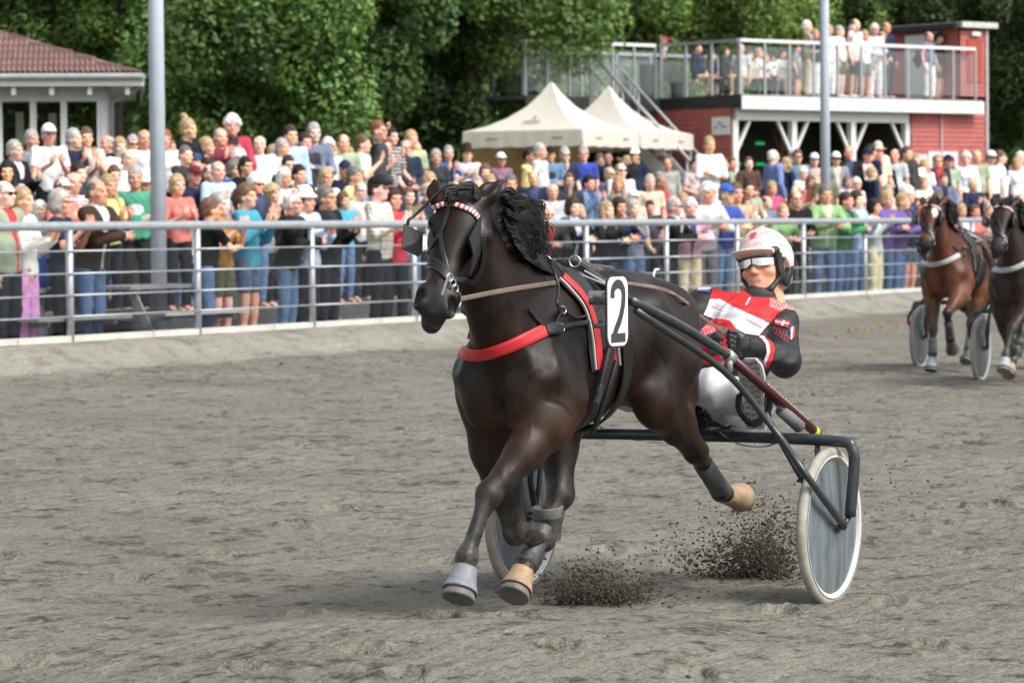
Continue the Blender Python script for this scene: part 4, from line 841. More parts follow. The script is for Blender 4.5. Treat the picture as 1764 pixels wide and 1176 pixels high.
for i in range(40):   # long fly-away wisps
    s_ = g.random() * .5; x, y = CREST[int(s_ * (len(CREST) - 1))][:2]; e = g.normal(size=6); c = [P_(x, y, .06), P_(x + 40 + 8 * e[0], y + 8 * e[1], .08), P_(x + 80 + 10 * e[2], y + 30 + 12 * e[3], .12), P_(x + 105 + 12 * e[4], y + 60 + 14 * e[5], .14)]
    mm.tube(spline(c, 6), .0018 * np.linspace(1, .5, 19), 3, caps=False)
fk = []
for i in range(170):
    e = g.normal(size=8); b0 = P_(775 + 5 * e[0], 352 + 3 * e[1], -.0 + .01 * e[2]) + HUP * .03; a_ = g.random()
    fk.append([b0, P_(777 + 4 * e[3], 332 + 3 * e[4], .02), P_(793 + 6 * a_, 318 + 7 * a_ + 2 * e[5], .05), P_(814, 318 + 12 * a_ + 2 * e[6], .08), P_(826 + 8 * e[7] * .5, 330 + 14 * a_, .10)])
mf_ = hair(fk, .0042)
tl = []
for i in range(160):
    b0 = np.array([.10, 0, 1.27]) + g.normal(size=3) * (.02, .03, .02); tl.append([b0, b0 + np.array([-.09, g.normal() * .02, -.1]), b0 + np.array([-.13, g.normal() * .03 + .05, -.30]), b0 + np.array([-.14 + g.normal() * .02, g.normal() * .03 + .09, -.46 - .08 * g.random()])])
mt_ = hair(tl, .006)
for nm, m in (('mane', mm), ('forelock', mf_), ('tail', mt_)): gear(nm, m, MHAIR, smooth=True)
BOOT = {}
def bell(parent, P, H_, col, label=None, hoof=(.13, .125, .12), k=.92):
    P, H_ = np.array(P), np.array(H_); ax = (H_ - P) / np.linalg.norm(H_ - P); a = np.cross(ax, (0, 1, 0)); a /= np.linalg.norm(a); M = np.stack([a, np.cross(ax, a), ax], 1); L_ = np.linalg.norm(H_ - P)
    if col is not None:
        m = MB().lathe([(.044, -.04), (.056, -.04), (.0585, -.034), (.0575, -.02), (.060, -.012), (.068, L_ * .45), (.080, L_ * .9), (.086, L_ + .006), (.082, L_ + .012), (.07, L_ + .004)], P, M, 36); m.v = [tuple(P + (np.array(v) - P) * k) for v in m.v]
        rg = np.random.default_rng(4); m.v = [tuple(np.array(v) + rg.normal(size=3) * .0006) for v in m.v]
        o = local_mb(m).build('bell_boot', MRUB, parent, True, color=col)
    m = MB().lathe([(0, -.02), (.05, -.02), (.062, L_ * .3), (.072, L_ + .01), (.080, L_ + .042), (.078, L_ + .050), (.066, L_ + .050), (.05, L_ + .040), (0, L_ + .036)], P, M, 32); m.v = [tuple(P + (np.array(v) - P) * k) for v in m.v]; local_mb(m).build('hoof', mat('hoof_horn', src='obj', rough=.6, dirt=.7, var=.3, vscale=14, bump=.3, bscale=50, bdist=.004), parent, True, color=hoof)
def shin(parent, K, Fe, f0, f1, col, r0=.046, r1=.052, fl=.0):
    K, Fe = np.array(K), np.array(Fe); A = K + (Fe - K) * f0; B = K + (Fe - K) * f1; ax = (B - A); L_ = np.linalg.norm(ax); ax /= L_; a = np.cross(ax, (0, 1, 0)); a /= np.linalg.norm(a); M = np.stack([a, np.cross(ax, a), ax], 1)
    m = MB().lathe([(r0 - .006, -.004), (r0, 0), (r0, L_ * .3), (r1 - .004, L_ * .8), (r1, L_), (r1 - .01, L_ + .004)], A, M, 24); local_mb(m); m.build('shin_boot', MRUB, parent, True, color=col)
def make_horse(fr, label, body, legs, cols, par_loc, boots):
    root = thing('race_horse', label, 'horse', (0, 0, 0), fr.rz); w_ = fr.world((ROOT_T, 0, 0)); root.location = (w_[0], w_[1], par_loc)
    V, Q, C = body; b = add('body', mk_mesh('horse_body', V - np.array([ROOT_T, 0, 0]), Q, True, C, [MCOAT]), root); made = {}
    for par, nm, me, ck in GEAR:
        if nm in ('number_plate', 'plate_face', 'numeral', 'plate_bracket') and not cols.get('plate'): continue
        o = add(nm, me, made.get(par, root) if par else root, color=cols.get(ck, (.02, .02, .02)) if ck else (1, 1, 1))
        if nm in ('headstall', 'number_plate'): made[nm] = o
        if nm in ('mane', 'forelock', 'tail'): o['kind'] = 'stuff'
    for key, bc, sc_ in boots:
        S, E, K, Fe, P, H_ = legs[key]
        if bc is not None: bell(root, P, H_, bc, k=.80 if key == 'LH' else .87)
        if sc_ is not None: shin(root, K, Fe, .35, 1.08, sc_)
    return root
RED = (.48, .02, .025); GB = (.10, .115, .135); TB = (.38, .25, .15); DG = (.045, .05, .055)
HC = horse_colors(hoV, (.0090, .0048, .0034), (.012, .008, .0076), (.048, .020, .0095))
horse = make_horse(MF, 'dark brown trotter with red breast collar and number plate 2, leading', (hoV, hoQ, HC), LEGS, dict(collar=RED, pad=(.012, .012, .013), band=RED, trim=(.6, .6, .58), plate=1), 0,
    [('LF', (.17, .19, .22), None), ('RF', DG, None), ('LH', TB, DG), ('RH', TB, DG)])
# ---- reins from bit to the driver's hands
HANDN = P_(1268, 590, .07); HANDF = P_(1228, 588, -.08)
rn = spline([bitp, P_(880, 498, .17), P_(985, 483, .12), P_(1010, 481, .08)], 8); hh_ = lambda x, y, o=.012: hit(x, y, o)[0] if hit(x, y, o)[0] is not None else P_(x, y, .2)
rn2 = spline([P_(1010, 481, .08), hh_(1035, 486), hh_(1062, 490), hh_(1095, 494), hh_(1130, 500), hh_(1155, 508), hh_(1178, 522), P_(1205, 543, .24), HANDN + (0, 0, .01)], 6)
for nm, c, wd in (('rein', rn, .024), ('rein', rn2, .02)):
    q = local_mb(MB().ribbon(c, np.tile((0, 1, .1), (len(c), 1)), wd * .8, .004)); q.build(nm, MTANR, horse)
rf = spline([mirror(bitp), mirror(P_(880, 498, .17)), (1.13, -.07, 1.56), (.6, -.12, 1.54), (.2, -.13, 1.44), HANDF], 8); local_mb(MB().ribbon(rf, np.tile((0, -1, .1), (len(rf), 1)), .02, .004)).build('rein', MTANR, horse)

# ---- sulky
MTUBE = mat('dark_steel_tube', (.035, .045, .05), .3, spec=.6, metal=.35, var=.1, dirt=.22, rvar=.08); MTYRE = mat('pale_tyre', (.32, .305, .265), .8, var=.2, vscale=14, dirt=.6); MRIM = mat('rim_white', (.62, .62, .6), .4); MCARB = mat('carbon_red', (.05, .008, .008), .35, var=.1)
MDISC = mat('wheel_disc', (.12, .15, .172), .22, spec=.7, dirt=.3, rvar=.08, var=.5, vscale=6, stretch=(3, 1, .6), alpha=.9); MPAD = mat('grey_foam', (.16, .16, .17), .8)
def make_sulky():
    parts = []
    def P(name, m, mt, par=None, smooth=False, usecol=False): parts.append((par, name, m.mesh(name, mt, smooth, usecol))); return len(parts) - 1
    R_ = .355
    for s in (1, -1):
        M = np.stack([(1, 0, 0), (0, 0, 1), (0, -1, 0)], 1).astype(float); c = (0, s * .775, R_)
        pr = [(R_ - .042 + .0 * 1, -.018), (R_ - .03, -.023), (R_ - .012, -.021), (R_ - .002, -.011), (R_, 0), (R_ - .002, .011), (R_ - .012, .021), (R_ - .03, .023), (R_ - .042, .018), (R_ - .042, -.018)]
        w_ = P('wheel', MB().lathe(pr, c, M, 64), MTYRE, None, True)
        P('rim', MB().lathe([(R_ - .045, -.02), (R_ - .040, -.0245), (R_ - .033, -.025), (R_ - .056, -.014), (R_ - .056, .014), (R_ - .033, .025), (R_ - .040, .0245), (R_ - .045, .02)], c, M, 64), MRIM, w_, True)
        P('disc', MB().lathe([(R_ - .057, -.012), (.15, -.024), (.05, -.032), (0, -.033)], c, M, 48), MDISC, w_, True); P('disc', MB().lathe([(R_ - .057, .012), (.15, .024), (.05, .032), (0, .033)], c, M, 48), MDISC, w_, True)
        P('hub', MB().lathe([(0, -.075), (.012, -.075), (.014, -.05), (.026, -.045), (.026, .045), (.014, .05), (.012, .075), (0, .075)], c, M, 16), MTUBE, w_, True)
    arch = spline([(-.06, -.855, .40), (-.06, -.87, .62), (-.06, -.86, .705), (-.06, -.80, .735), (-.06, -.4, .745), (-.06, 0, .745), (-.06, .4, .745), (-.06, .80, .735), (-.06, .86, .705), (-.06, .87, .62), (-.045, .855, .40)], 6)
    P('arch', MB().tube(arch, .026, 12), MTUBE, None, True)
    for s in (1, -1):
        ms = lambda p: np.array(p) * (1, s, 1); P('fork', MB().tube([ms((-.06, .695, .74)), ms((-.03, .70, .5)), ms((0, .715, .355))], .013, 8).tube([ms((-.05, .855, .41)), ms((0, .835, .35))], .012, 8), MTUBE, None, True)
        tip = ms(P_(1086, 517, .40)); mid = ms(P_(1256, 613, .50)); end = ms(P_(1408, 747, .62)); hub = ms((0.0, .845, .36))
        P('shaft', MB().tube(spline([tip, (tip + mid) / 2 + (0, 0, .012), mid], 5), .021, 12).tube([tip + (.0, -.0, 0), tip + (.07, 0, .03)], .012, 8), MTUBE, None, True)
        sh = P('rear_shaft', MB().tube([mid, end], [.021, .023], 12), MCARB, None, True); n2 = (end - mid) / np.linalg.norm(end - mid)
        q = MB()
        side = np.array([0, s * .0235, .0]); upn = np.cross(n2, (0, 1, 0)); upn /= np.linalg.norm(upn); upn = upn if upn[2] > 0 else -upn
        gl = np.random.default_rng(5)
        for i in range(15):
            c = mid + (end - mid) * (.38 + .032 * i); h0 = .006 + .004 * gl.random(); q.raw([c + side * .9 + upn * .010, c + side * .9 + n2 * .012 + upn * .010, c + side * .75 + n2 * .014 + upn * .019, c + side * .75 + n2 * .003 + upn * .019], [(0, 1, 2, 3), (3, 2, 1, 0)])
        P('print', q, mat('print_white_red', (.6, .35, .33), .5), sh); P('clamp', MB().tube([mid - n2 * .02, mid + n2 * .03], .027, 12).tube([mid, mid + (0, 0, -.07)], .018, 8), mat('clamp_grey', (.35, .36, .36), .4, metal=.5), sh, True)
        P('marker_tape', MB().tube([mid + (end - mid) * .95, mid + (end - mid) * .985], .0245, 12), mat('yellow_tape', (.55, .45, .03), .5), sh, True)
        st_ = ms(P_(1096, 535, .41)); s2 = ms(P_(1245, 637, .49)); s3 = ms(P_(1330, 735, .62)); s4 = ms(P_(1392, 822, .805)); P('stay', MB().tube(spline([st_, s2, s3, s4, hub + (0, 0, .0)], 5), .016, 10), MTUBE, None, True)
        P('stay', MB().tube([ms(P_(1318, 712, .58)), ms((.06, .70, .52)), ms((.0, .70, .36))], .015, 10), MTUBE, None, True)
        P('brace_wire', MB().tube(spline([ms(P_(1385, 790, .72)), ms(P_(1380, 820, .72)), ms(P_(1374, 829, .70)), ms(P_(1402, 829, .78))], 4), .004, 6), MTUBE, None, True)
        fc = ms(P_(1300, 672, .46)); P('foot_rest', MB().tube(spline([fc + (0, -.075, -.02), fc + (0, 0, -.015), fc + (0, .075, -.02)], 4), .011, 8).tube([fc + (0, .075, -.02), ms(P_(1335, 690, .55))], .014, 8).ribbon(spline([fc + (.0, -.075, -.02), fc + (.01, -.07, -.09), fc + (.02, 0, -.15), fc + (.01, .07, -.09), fc + (0, .075, -.02)], 5), np.tile((1, 0, 0), (21, 1)), .03, .004), MLEATH, None, True)
        P('damper', MB().tube([ms(P_(1335, 688, .55)), ms(P_(1372, 730, .6))], .017, 8).tube([ms(P_(1345, 705, .56)), ms(P_(1378, 735, .6))], .03, 10), MPAD, None, True)
    P('shaft_hook', MB().tube(spline([P_(1129, 492, -.40), P_(1126, 474, -.40), P_(1129, 465, -.40), P_(1134, 464, -.40)], 4), .007, 6), mat('white_paint', (.74, .74, .73), .5), None, True); P('shaft_clip', MB().tube([P_(1000, 463, -.36), P_(1040, 461, -.38)], .009, 8).tube([P_(1018, 458, -.37), P_(1055, 463, -.39)], .012, 8), MTUBE)
    P('seat', MB().box((-.46, 0, .79), (.34, .34, .035)).box((-.62, 0, .86), (.03, .34, .14)), MLEATH); P('seat_support', MB().tube([(-.06, -.12, .745), (-.5, -.12, .765)], .016, 8).tube([(-.06, .12, .745), (-.5, .12, .765)], .016, 8), MTUBE)
    P('cable', MB().tube(spline([P_(1240, 745, .3), P_(1275, 765, .25), P_(1320, 768, .3), P_(1360, 752, .45)], 6), .004, 6).tube(spline([P_(1030, 733, -.5), P_(1070, 752, -.45), P_(1110, 757, -.4), P_(1135, 738, -.35)], 6), .004, 6), MTUBE, None, True)
    return parts
SULKY = make_sulky()
def place_sulky(fr, label, z0=0):
    root = thing('sulky', label, 'sulky', (fr.O[0], fr.O[1], z0), fr.rz); obs = []
    for par, nm, me in SULKY: obs.append(add(nm, me, obs[par] if par is not None else root))
    return root
place_sulky(MF, 'two wheeled racing sulky with pale tyres and grey disc wheels, behind horse 2')
# ================================================================== PEOPLE
MSKIN = mat('skin', src='objattr', rough=.55, spec=.4, var=.06, vscale=12, sub=.0)
MCLOTH = mat('cloth', src='obj', rough=.85, spec=.2, var=.14, vscale=5, bump=.55, bscale=11, bdist=.03)
MJACK = mat('jacket_cloth', src='obj', rough=.8, spec=.2, var=.14, vscale=5, bump=.55, bscale=11, bdist=.03, pattern='jacket'); MSTRIPE = mat('striped_cloth', src='obj', rough=.85, spec=.2, var=.1, bump=.5, bscale=11, bdist=.03, pattern='stripe'); MCHECK = mat('checked_cloth', src='obj', rough=.85, spec=.2, var=.1, bump=.5, bscale=11, bdist=.03, pattern='check'); MPRINT = mat('printed_cloth', src='obj', rough=.85, spec=.2, var=.1, bump=.5, bscale=11, bdist=.03, pattern='print')
MDENIM = mat('denim', src='obj', rough=.85, spec=.15, var=.3, vscale=7, bump=.4, bscale=14, bdist=.02)
MHUMH = mat('hair', src='obj', rough=.6, spec=.35, var=.35, vscale=22, bump=.8, bscale=60, bdist=.01, stretch=(1, 1, .35))
MSHADE = mat('sunglass_lens', (.01, .01, .012), .15); MSHOE = mat('shoe', src='obj', rough=.6, var=.1)
HEADC = {}
def head_mesh(vox, fem=0):
    """head and neck, chin forward = -y, crown near z 1.75 (person of 1.75 m)"""
    f = Field((-.13, -.17, 1.38), (.13, .15, 1.79), vox); n = .92 if fem else 1
    f.el((0, .018, 1.655), (.076 * n, .094, .098), .02).el((0, -.02, 1.60), (.062 * n, .075, .085), .03).el((0, -.03, 1.555), (.046 * n, .055, .05), .03)
    f.rc((0, .03, 1.56), (0, .035, 1.40), .056 * n, .066 * n, .03); f.rc((0, -.068, 1.545), (0, -.072, 1.54), .022, .02, .02)
    f.rc((-.045, -.062, 1.662), (.045, -.062, 1.662), .018, .018, .015)
    for s in (1, -1):
        f.el((s * .046, -.058, 1.602), (.026, .026, .022), .02); f.el((s * .074 * n, .012, 1.615), (.012, .024, .034), .01)
        f.el((s * .031, -.096, 1.638), (.017, .016, .013), .012, sub=True); f.el((s * .031, -.078, 1.637), (.0135, .0135, .0135), .004)
    f.rc((0, -.084, 1.648), (0, -.108, 1.602), .010, .013, .012); f.rc((-.013, -.096, 1.598), (.013, -.096, 1.598), .009, .009, .008)
    f.rc((-.017, -.085, 1.568), (.017, -.085, 1.568), .008, .008, .008); f.rc((-.015, -.083, 1.557), (.015, -.083, 1.557), .008, .008, .007)
    V, Q = f.mesh(1); C = np.ones((len(V), 3)); x, y, z = V.T; fr = y < -.055
    C[fr & (abs(z - 1.5625) < .007) & (abs(x) < .025)] = (.85, .58, .56)
    for s in (1, -1):
        d = ((x - s * .031) / .016) ** 2 + ((z - 1.637) / .0075) ** 2; C[fr & (d < 1.5)] = (.28, .22, .2); C[fr & (((x - s * .031) / .0075) ** 2 + ((z - 1.637) / .0075) ** 2 < 1)] = (.05, .05, .05)
        C[fr & (abs(z - 1.659 + .1 * abs(x - s * .034)) < .0045) & (abs(x - s * .034) < .02)] *= .45
    ck = fr & (abs(abs(x) - .045) < .02) & (abs(z - 1.605) < .02); C[ck] = (1, .86, .84)
    return V, Q, C
POSE = {  # per arm: elbow, wrist, hand direction (person's left arm, +x); a pair when the arms differ
    'd': ((.245, .02, 1.12), (.255, -.07, .87), (-.1, -.15, -1)), 'c': ((.235, -.07, 1.13), (.07, -.33, 1.25), (-.25, -.35, .9)), 'C': ((.23, -.12, 1.17), (.075, -.30, 1.36), (-.25, -.2, 1)),
    'f': (((.245, -.08, 1.13), (-.08, -.235, 1.17), (-1, .1, .1)), ((-.245, -.08, 1.12), (.08, -.20, 1.12), (1, .1, .05))),
    'r': (((.26, -.27, 1.16), (.04, -.43, 1.19), (-1, .0, -.1)), ((-.25, -.27, 1.16), (-.02, -.44, 1.20), (.9, -.2, -.2))), 'h': (((.245, .02, 1.12), (.255, -.07, .87), (-.1, -.15, -1)), ((-.37, -.15, 1.52), (-.14, -.16, 1.70), (.95, -.1, -.05))),
    'p': (((.245, .0, 1.12), (.20, -.22, 1.0), (-.5, -.8, .1)), ((-.24, -.10, 1.13), (-.09, -.31, 1.38), (.2, -.2, 1))), 'w': ((.33, .05, 1.16), (.20, -.06, .99), (-.6, -.3, -.7)),
    'b': (((.245, -.04, 1.12), (.03, -.29, 1.03), (-1, 0, -.2)), ((-.245, -.04, 1.12), (-.02, -.31, 1.02), (1, 0, -.2)))}
def arms(pose, fem):
    a = POSE.get(pose, POSE['d']); L_, R2 = (a if isinstance(a[0][0], tuple) else (a, tuple((-q[0], q[1], q[2]) for q in a))); sh = .165 if fem else .185; lean = -.10 if pose == 'r' else 0
    return [(np.array((s * sh, lean + .01, 1.435 if not lean else 1.415)), *[np.array(q, float) for q in A]) for s, A in ((1, L_), (-1, R2))], lean
def legs_j(pose):
    if pose == 's': return [(np.array((s * .09, 0, .92)), np.array((s * .13, -.43, .93)), np.array((s * .12, -.40, .50))) for s in (1, -1)]
    return [(np.array((s * .092, 0, .93)), np.array((s * .105, -.02, .50)), np.array((s * .11, .02, .07))) for s in (1, -1)]
def fingers(wr, dr, side):
    dr = dr / np.linalg.norm(dr); up = np.array((0, -.4, 1.0)); up -= dr * (up @ dr); up /= np.linalg.norm(up) + 1e-9; pn = np.cross(dr, up); out = []
    base = wr + dr * .085
    for i, (o, l) in enumerate(((.030, .068), (.011, .077), (-.009, .072), (-.028, .056))):
        b0 = base + up * o; c = b0 + dr * l * .5 + pn * side * .006; e = b0 + dr * l * .92 + pn * side * .022; out.append(tube_q([b0 - dr * .02, b0, c, e], [.0085, .0095, .0085, .005], 5))
    b0 = wr + dr * .03 + up * .03; out.append(tube_q([b0, b0 + dr * .03 + up * .022, b0 + dr * .058 + up * .030], [.012, .010, .006], 5)); return out
CACHE = {}
def hsc(v): v = np.array(v, float); p = np.array((0, .02, 1.47)); return p + (v - p) * np.array((1.07, 1.06, 1.06))
def cached(fn):
    def g_(*a):
        k = (fn.__name__,) + a
        if k not in CACHE: CACHE[k] = fn(*a)
        return CACHE[k]
    return g_
BOX = dict(lo=(-.5, -.62, .0), hi=(.5, .25, 1.85))
@cached
def m_body(pose, fem):
    f = Field(BOX['lo'], (.5, .25, 1.5), .019); A, lean = arms(pose, fem); t = .9 if fem else 1
    f.rc((0, lean, 1.30), (0, 0, 1.0), .11, .10, .04, (1.35 * t, .8, 1)); f.rc((0, lean + .02, 1.46), (0, lean + .02, 1.40), .06, .07, .04)
    for sh, el, wr, dr in A:
        f.rc((0, lean + .01, 1.40), sh, .06, .052, .04).rc(sh, el, .045 * t, .038 * t, .02).rc(el, el * .65 + wr * .35, .040 * t, .041 * t, .015).rc(el * .65 + wr * .35, wr, .041 * t, .026 * t, .015)
        d = dr / np.linalg.norm(dr); f.rc(wr, wr + d * .03, .026, .03, .012).rc(wr + d * .03, wr + d * .075, .032, .034, .012, (1, 1, 1))
    for hp_, kn, an in legs_j(pose):
        f.rc(hp_, kn, .082, .055, .03).rc(kn, kn * .65 + an * .35, .052, .056, .02).rc(kn * .65 + an * .35, an, .055, .036, .02).rc(an, an + (0, -.13, -.035), .036, .03, .02)
    b = f.mesh(1); hv, hq, hc = HEADC.setdefault(fem, head_mesh(.0082, fem)); hv = hsc(hv) + np.array((0, lean, -.01 if lean else 0)); parts = [(b[0], b[1], (1, 1, 1)), (hv, hq, hc)]
    for i, (sh, el, wr, dr) in enumerate(A): parts += [(v, q, (1, 1, 1)) for v, q in fingers(wr, dr, 1 if i == 0 else -1)]
    V, Q, C = join(parts); return mk_mesh('person_body', V, Q, True, C, [MSKIN])
@cached
def m_top(pose, fem, kind):
    """kind: l long sleeves, s short sleeves, j open bulky jacket, v sleeveless, d dress"""
    f = Field((-.52, -.55, .45), (.52, .3, 1.56), .02); A, lean = arms(pose, fem); t = .9 if fem else 1; b = .012 if kind == 'j' else 0
    hz = .86 if kind in 'jl' else .90
    f.rc((0, lean + .005, 1.34), (0, lean * .6, 1.12), .128 + b, .118 + b, .05, (1.36 * t, .86, 1)); f.rc((0, lean * .6, 1.12), (0, 0, .95), .118 + b, .126 + b, .05, (1.36 * t, 1.0, 1))
    f.rc((0, 0, .95), (0, 0, hz + .03), .126 + b, .132 + b, .03, (1.36 * (1 if fem else .98), 1.06, 1))
    if fem:
        for s in (1, -1): f.el((s * .07, lean - .10, 1.27), (.065, .05, .065), .04)
    else: f.el((0, -.085, 1.08), (.12, .06, .14), .06)
    f.rc((0, lean + .02, 1.44), (0, lean + .022, 1.475), .085, .066 if kind != 'j' else .075, .03)
    for sh, el, wr, dr in A:
        f.rc((0, lean + .01, 1.385), sh, .075, .064 + b, .05)
        if kind == 's': f.rc(sh, sh + (el - sh) * .72, .064, .062, .02)
        elif kind != 'v': f.rc(sh, el, .064 + b, .054 + b, .02).rc(el, el + (wr - el) * .93, .055 + b, .043 + b, .02)
    if kind == 'd': f.rc((0, 0, 1.0), (0, 0, .52), .12, .2, .05, (1.2, 1, 1))
    zc = hz if kind != 'd' else .5
    f.cut(lambda X, Y, Z: np.maximum((zc + .012 * np.sin(X * 22)) - Z + 0 * Y, -9))
    if kind == 's':
        for sh, el, wr, dr in A:
            d = (el - sh) / np.linalg.norm(el - sh); e = sh + (el - sh) * .74; f.cut(lambda X, Y, Z, d=d, e=e: np.minimum((X - e[0]) * d[0] + (Y - e[1]) * d[1] + (Z - e[2]) * d[2], .10 - np.sqrt((X - e[0]) ** 2 + (Y - e[1]) ** 2 + (Z - e[2]) ** 2)))
    f.cut(lambda X, Y, Z: .057 - np.sqrt(X ** 2 + (Y - lean - .02) ** 2 + ((Z - 1.50) * .7) ** 2))
    V, Q = f.mesh(2)
    # folds of the cloth
    n = np.sin(V[:, 2] * 38 + 9 * np.sin(V[:, 0] * 9 + V[:, 1] * 5)) * .0035 + np.sin(V[:, 0] * 31 + V[:, 2] * 17 + 3) * .0025
    V[:, 1] += n; V[:, 0] += n * .6
    return mk_mesh('top', V, Q, True, None, [MCLOTH])
@cached
def m_bottom(pose, kind, fem):
    f = Field((-.32, -.55, .0), (.32, .22, 1.06), .021); t = 1.0
    f.rc((-.05, .008, .92), (.05, .008, .92), .112, .112, .03, (1, .88, 1)); f.rc((0, .005, .98), (0, .005, .93), .10, .112, .03, (1.3, .86, 1))
    for hp_, kn, an in legs_j(pose):
        if kind == 'sk': f.rc((0, 0, .9), (0, -.01, .55), .13, .18, .04, (1.1, 1, 1)); continue
        w_ = .01 if kind == 'w' else 0
        f.rc(hp_, kn, .1, .075 + w_, .03)
        if kind != 'sh': f.rc(kn, an, .072 + w_, .058 + w_ * 2.2, .02)
    if kind == 'sh':
        if pose == 's': f.cut(lambda X, Y, Z: -.36 - Y + 0 * X + 0 * Z)
        else: f.cut(lambda X, Y, Z: .58 - Z + 0 * X + 0 * Y)
    elif kind == 'sk': f.cut(lambda X, Y, Z: .56 - Z + 0 * X + 0 * Y)
    else: f.cut(lambda X, Y, Z: .09 - Z + 0 * X + 0 * Y)
    f.cut(lambda X, Y, Z: Z - .975 + 0 * X + 0 * Y)
    V, Q = f.mesh(2); n = np.sin(V[:, 2] * 45 + 6 * np.sin(V[:, 0] * 20)) * .004; V[:, 1] += n
    return mk_mesh('bottom', V, Q, True, None, [MDENIM])
@cached
def m_hair(st, lean):
    f = Field((-.19, -.2, 1.2), (.19, .24, 1.9), .0098); g_ = np.random.default_rng(hash(st) % 999 if False else sum(map(ord, st)))
    def shell(dx, dy, dz, up=.008): f.el((0, .024, 1.663 + up), (.076 + dx, .096 + dy, .098 + dz), .015); f.el((0, .05, 1.60), (.072 + dx, .066 + dy, .075), .02)
    def face(zt=1.695, r_=.088): f.rc((0, -.16, zt - .09), (0, -.07, zt - .095), r_, r_, .012, (.86, 1, 1.0), sub=True)
    low = 1.545
    if st == 's': shell(.011, .012, .012); face(); f.cut(lambda X, Y, Z: np.maximum(1.575 - Z - .25 * (Y - .03) + 0 * X, -9))
    elif st == 'q': shell(.006, .006, .006); face(1.70, .092); f.cut(lambda X, Y, Z: 1.59 - Z - .2 * (Y - .03) + 0 * X)
    elif st == 'x': shell(.006, .007, .0); face(); f.el((0, .0, 1.78), (.075, .105, .085), .02, sub=True); f.cut(lambda X, Y, Z: 1.58 - Z - .2 * (Y - .03) + 0 * X); f.cut(lambda X, Y, Z: -(Y + .03) + 0 * X + 0 * Z)
    elif st == 'c':
        shell(.018, .02, .022)
        for i in range(46):
            d = g_.normal(size=3); d /= np.linalg.norm(d); d[2] = abs(d[2]) * 1.0 - .15; f.el(np.array((0, .03, 1.67)) + d * (.093, .11, .115), (.024,) * 3, .012)
        face(1.69, .085); f.cut(lambda X, Y, Z: 1.55 - Z + 0 * X + 0 * Y)
    elif st == 'b': shell(.018, .018, .014); f.el((0, .035, 1.595), (.098, .092, .085), .03); face(); f.cut(lambda X, Y, Z: 1.525 - Z + 0 * X + 0 * Y)
    elif st == 'l':
        shell(.014, .016, .013)
        for s in (1, -1): f.rc((s * .07, .02, 1.65), (s * .10, -.03, 1.40), .035, .038, .03, (1, 1.2, 1)); f.rc((s * .10, -.03, 1.40), (s * .09, -.06, 1.33), .038, .018, .02)
        f.rc((0, .07, 1.62), (0, .09, 1.36), .075, .07, .03, (1.2, .7, 1)); face()
    elif st == 'p': shell(.009, .011, .01); face(); f.rc((0, .12, 1.70), (0, .16, 1.62), .03, .034, .02); f.rc((0, .16, 1.62), (.03, .13, 1.42), .034, .02, .02); f.cut(lambda X, Y, Z: np.minimum(1.57 - Z, .11 - Y) + 0 * X)
    elif st == 'u': shell(.010, .011, .01); face(); f.el((0, .075, 1.795), (.048, .046, .042), .012); f.cut(lambda X, Y, Z: 1.565 - Z + 0 * X + 0 * Y)
    V, Q = f.mesh(1)
    V = V + .0035 * np.stack([np.sin(V[:, 2] * 90 + V[:, 1] * 60), np.sin(V[:, 0] * 110 + V[:, 2] * 40), np.sin(V[:, 0] * 80 + V[:, 1] * 95)], 1)
    V = hsc(V); V[:, 1] += lean; V[:, 2] -= .01 if lean else 0
    return mk_mesh('hair', V, Q, True, None, [MHUMH])
@cached
def m_hat(kind, lean):
    f = Field((-.2, -.25, 1.55), (.2, .22, 1.9), .0085)
    if kind in 'cC':
        f.el((0, .02, 1.675), (.09, .112, .108), .01); f.cut(lambda X, Y, Z: 1.675 - Z + .12 * (Y + .02) + 0 * X)
        f.el((0, -.115, 1.682), (.072, .072, .011), .015)
    elif kind == 'B': f.rc((0, .02, 1.70), (0, .02, 1.735), .095, .08, .02, (1, 1.15, 1)); f.el((0, .015, 1.682), (.125, .148, .03), .02); f.cut(lambda X, Y, Z: 1.66 - Z + 0 * X + 0 * Y)
    elif kind == 'H': f.rc((0, .02, 1.70), (0, .02, 1.76), .088, .078, .02, (1, 1.15, 1)); f.el((0, .015, 1.695), (.15, .17, .013), .012); f.cut(lambda X, Y, Z: 1.68 - Z + 0 * X + 0 * Y)
    elif kind == 'K': f.el((0, .02, 1.675), (.09, .11, .112), .01); f.rc((-.0, .02, 1.665), (0, .02, 1.69), .1, .098, .01, (.93, 1.15, 1)); f.cut(lambda X, Y, Z: 1.65 - Z + .15 * (Y + .02) + 0 * X)
    V, Q = f.mesh(2); V = hsc(V); V[:, 1] += lean; V[:, 2] -= .01 if lean else 0
    return mk_mesh('hat', V, Q, True, None, [MCLOTH])
@cached
def m_glasses(dark, lean):
    m = MB()
    for s in (1, -1):
        w_ = .056
        if dark: m.raw([(s * (.031 - w_ / 2), -.106, 1.652), (s * (.031 + w_ / 2), -.094, 1.652), (s * (.031 + w_ / 2 - .005), -.092, 1.622), (s * (.031 - w_ / 2 + .006), -.104, 1.622)], [(0, 1, 2, 3), (3, 2, 1, 0)])
        else: m.tube([(s * .031 + .025 * math.cos(q), -.101 + .008 * s * math.cos(q) * s, 1.638 + .016 * math.sin(q)) for q in np.linspace(0, 6.2832, 11)], .003, 4, caps=False)
        m.beam((s * .056, -.095, 1.645), (s * .08, .01, 1.64), .004, .006)
    m.beam((-.006, -.108, 1.643), (.006, -.108, 1.643), .004, .005)
    m.v = [(x, y + lean, z - (.01 if lean else 0)) for x, y, z in hsc(m.v)]; return m.mesh('glasses', MSHADE)
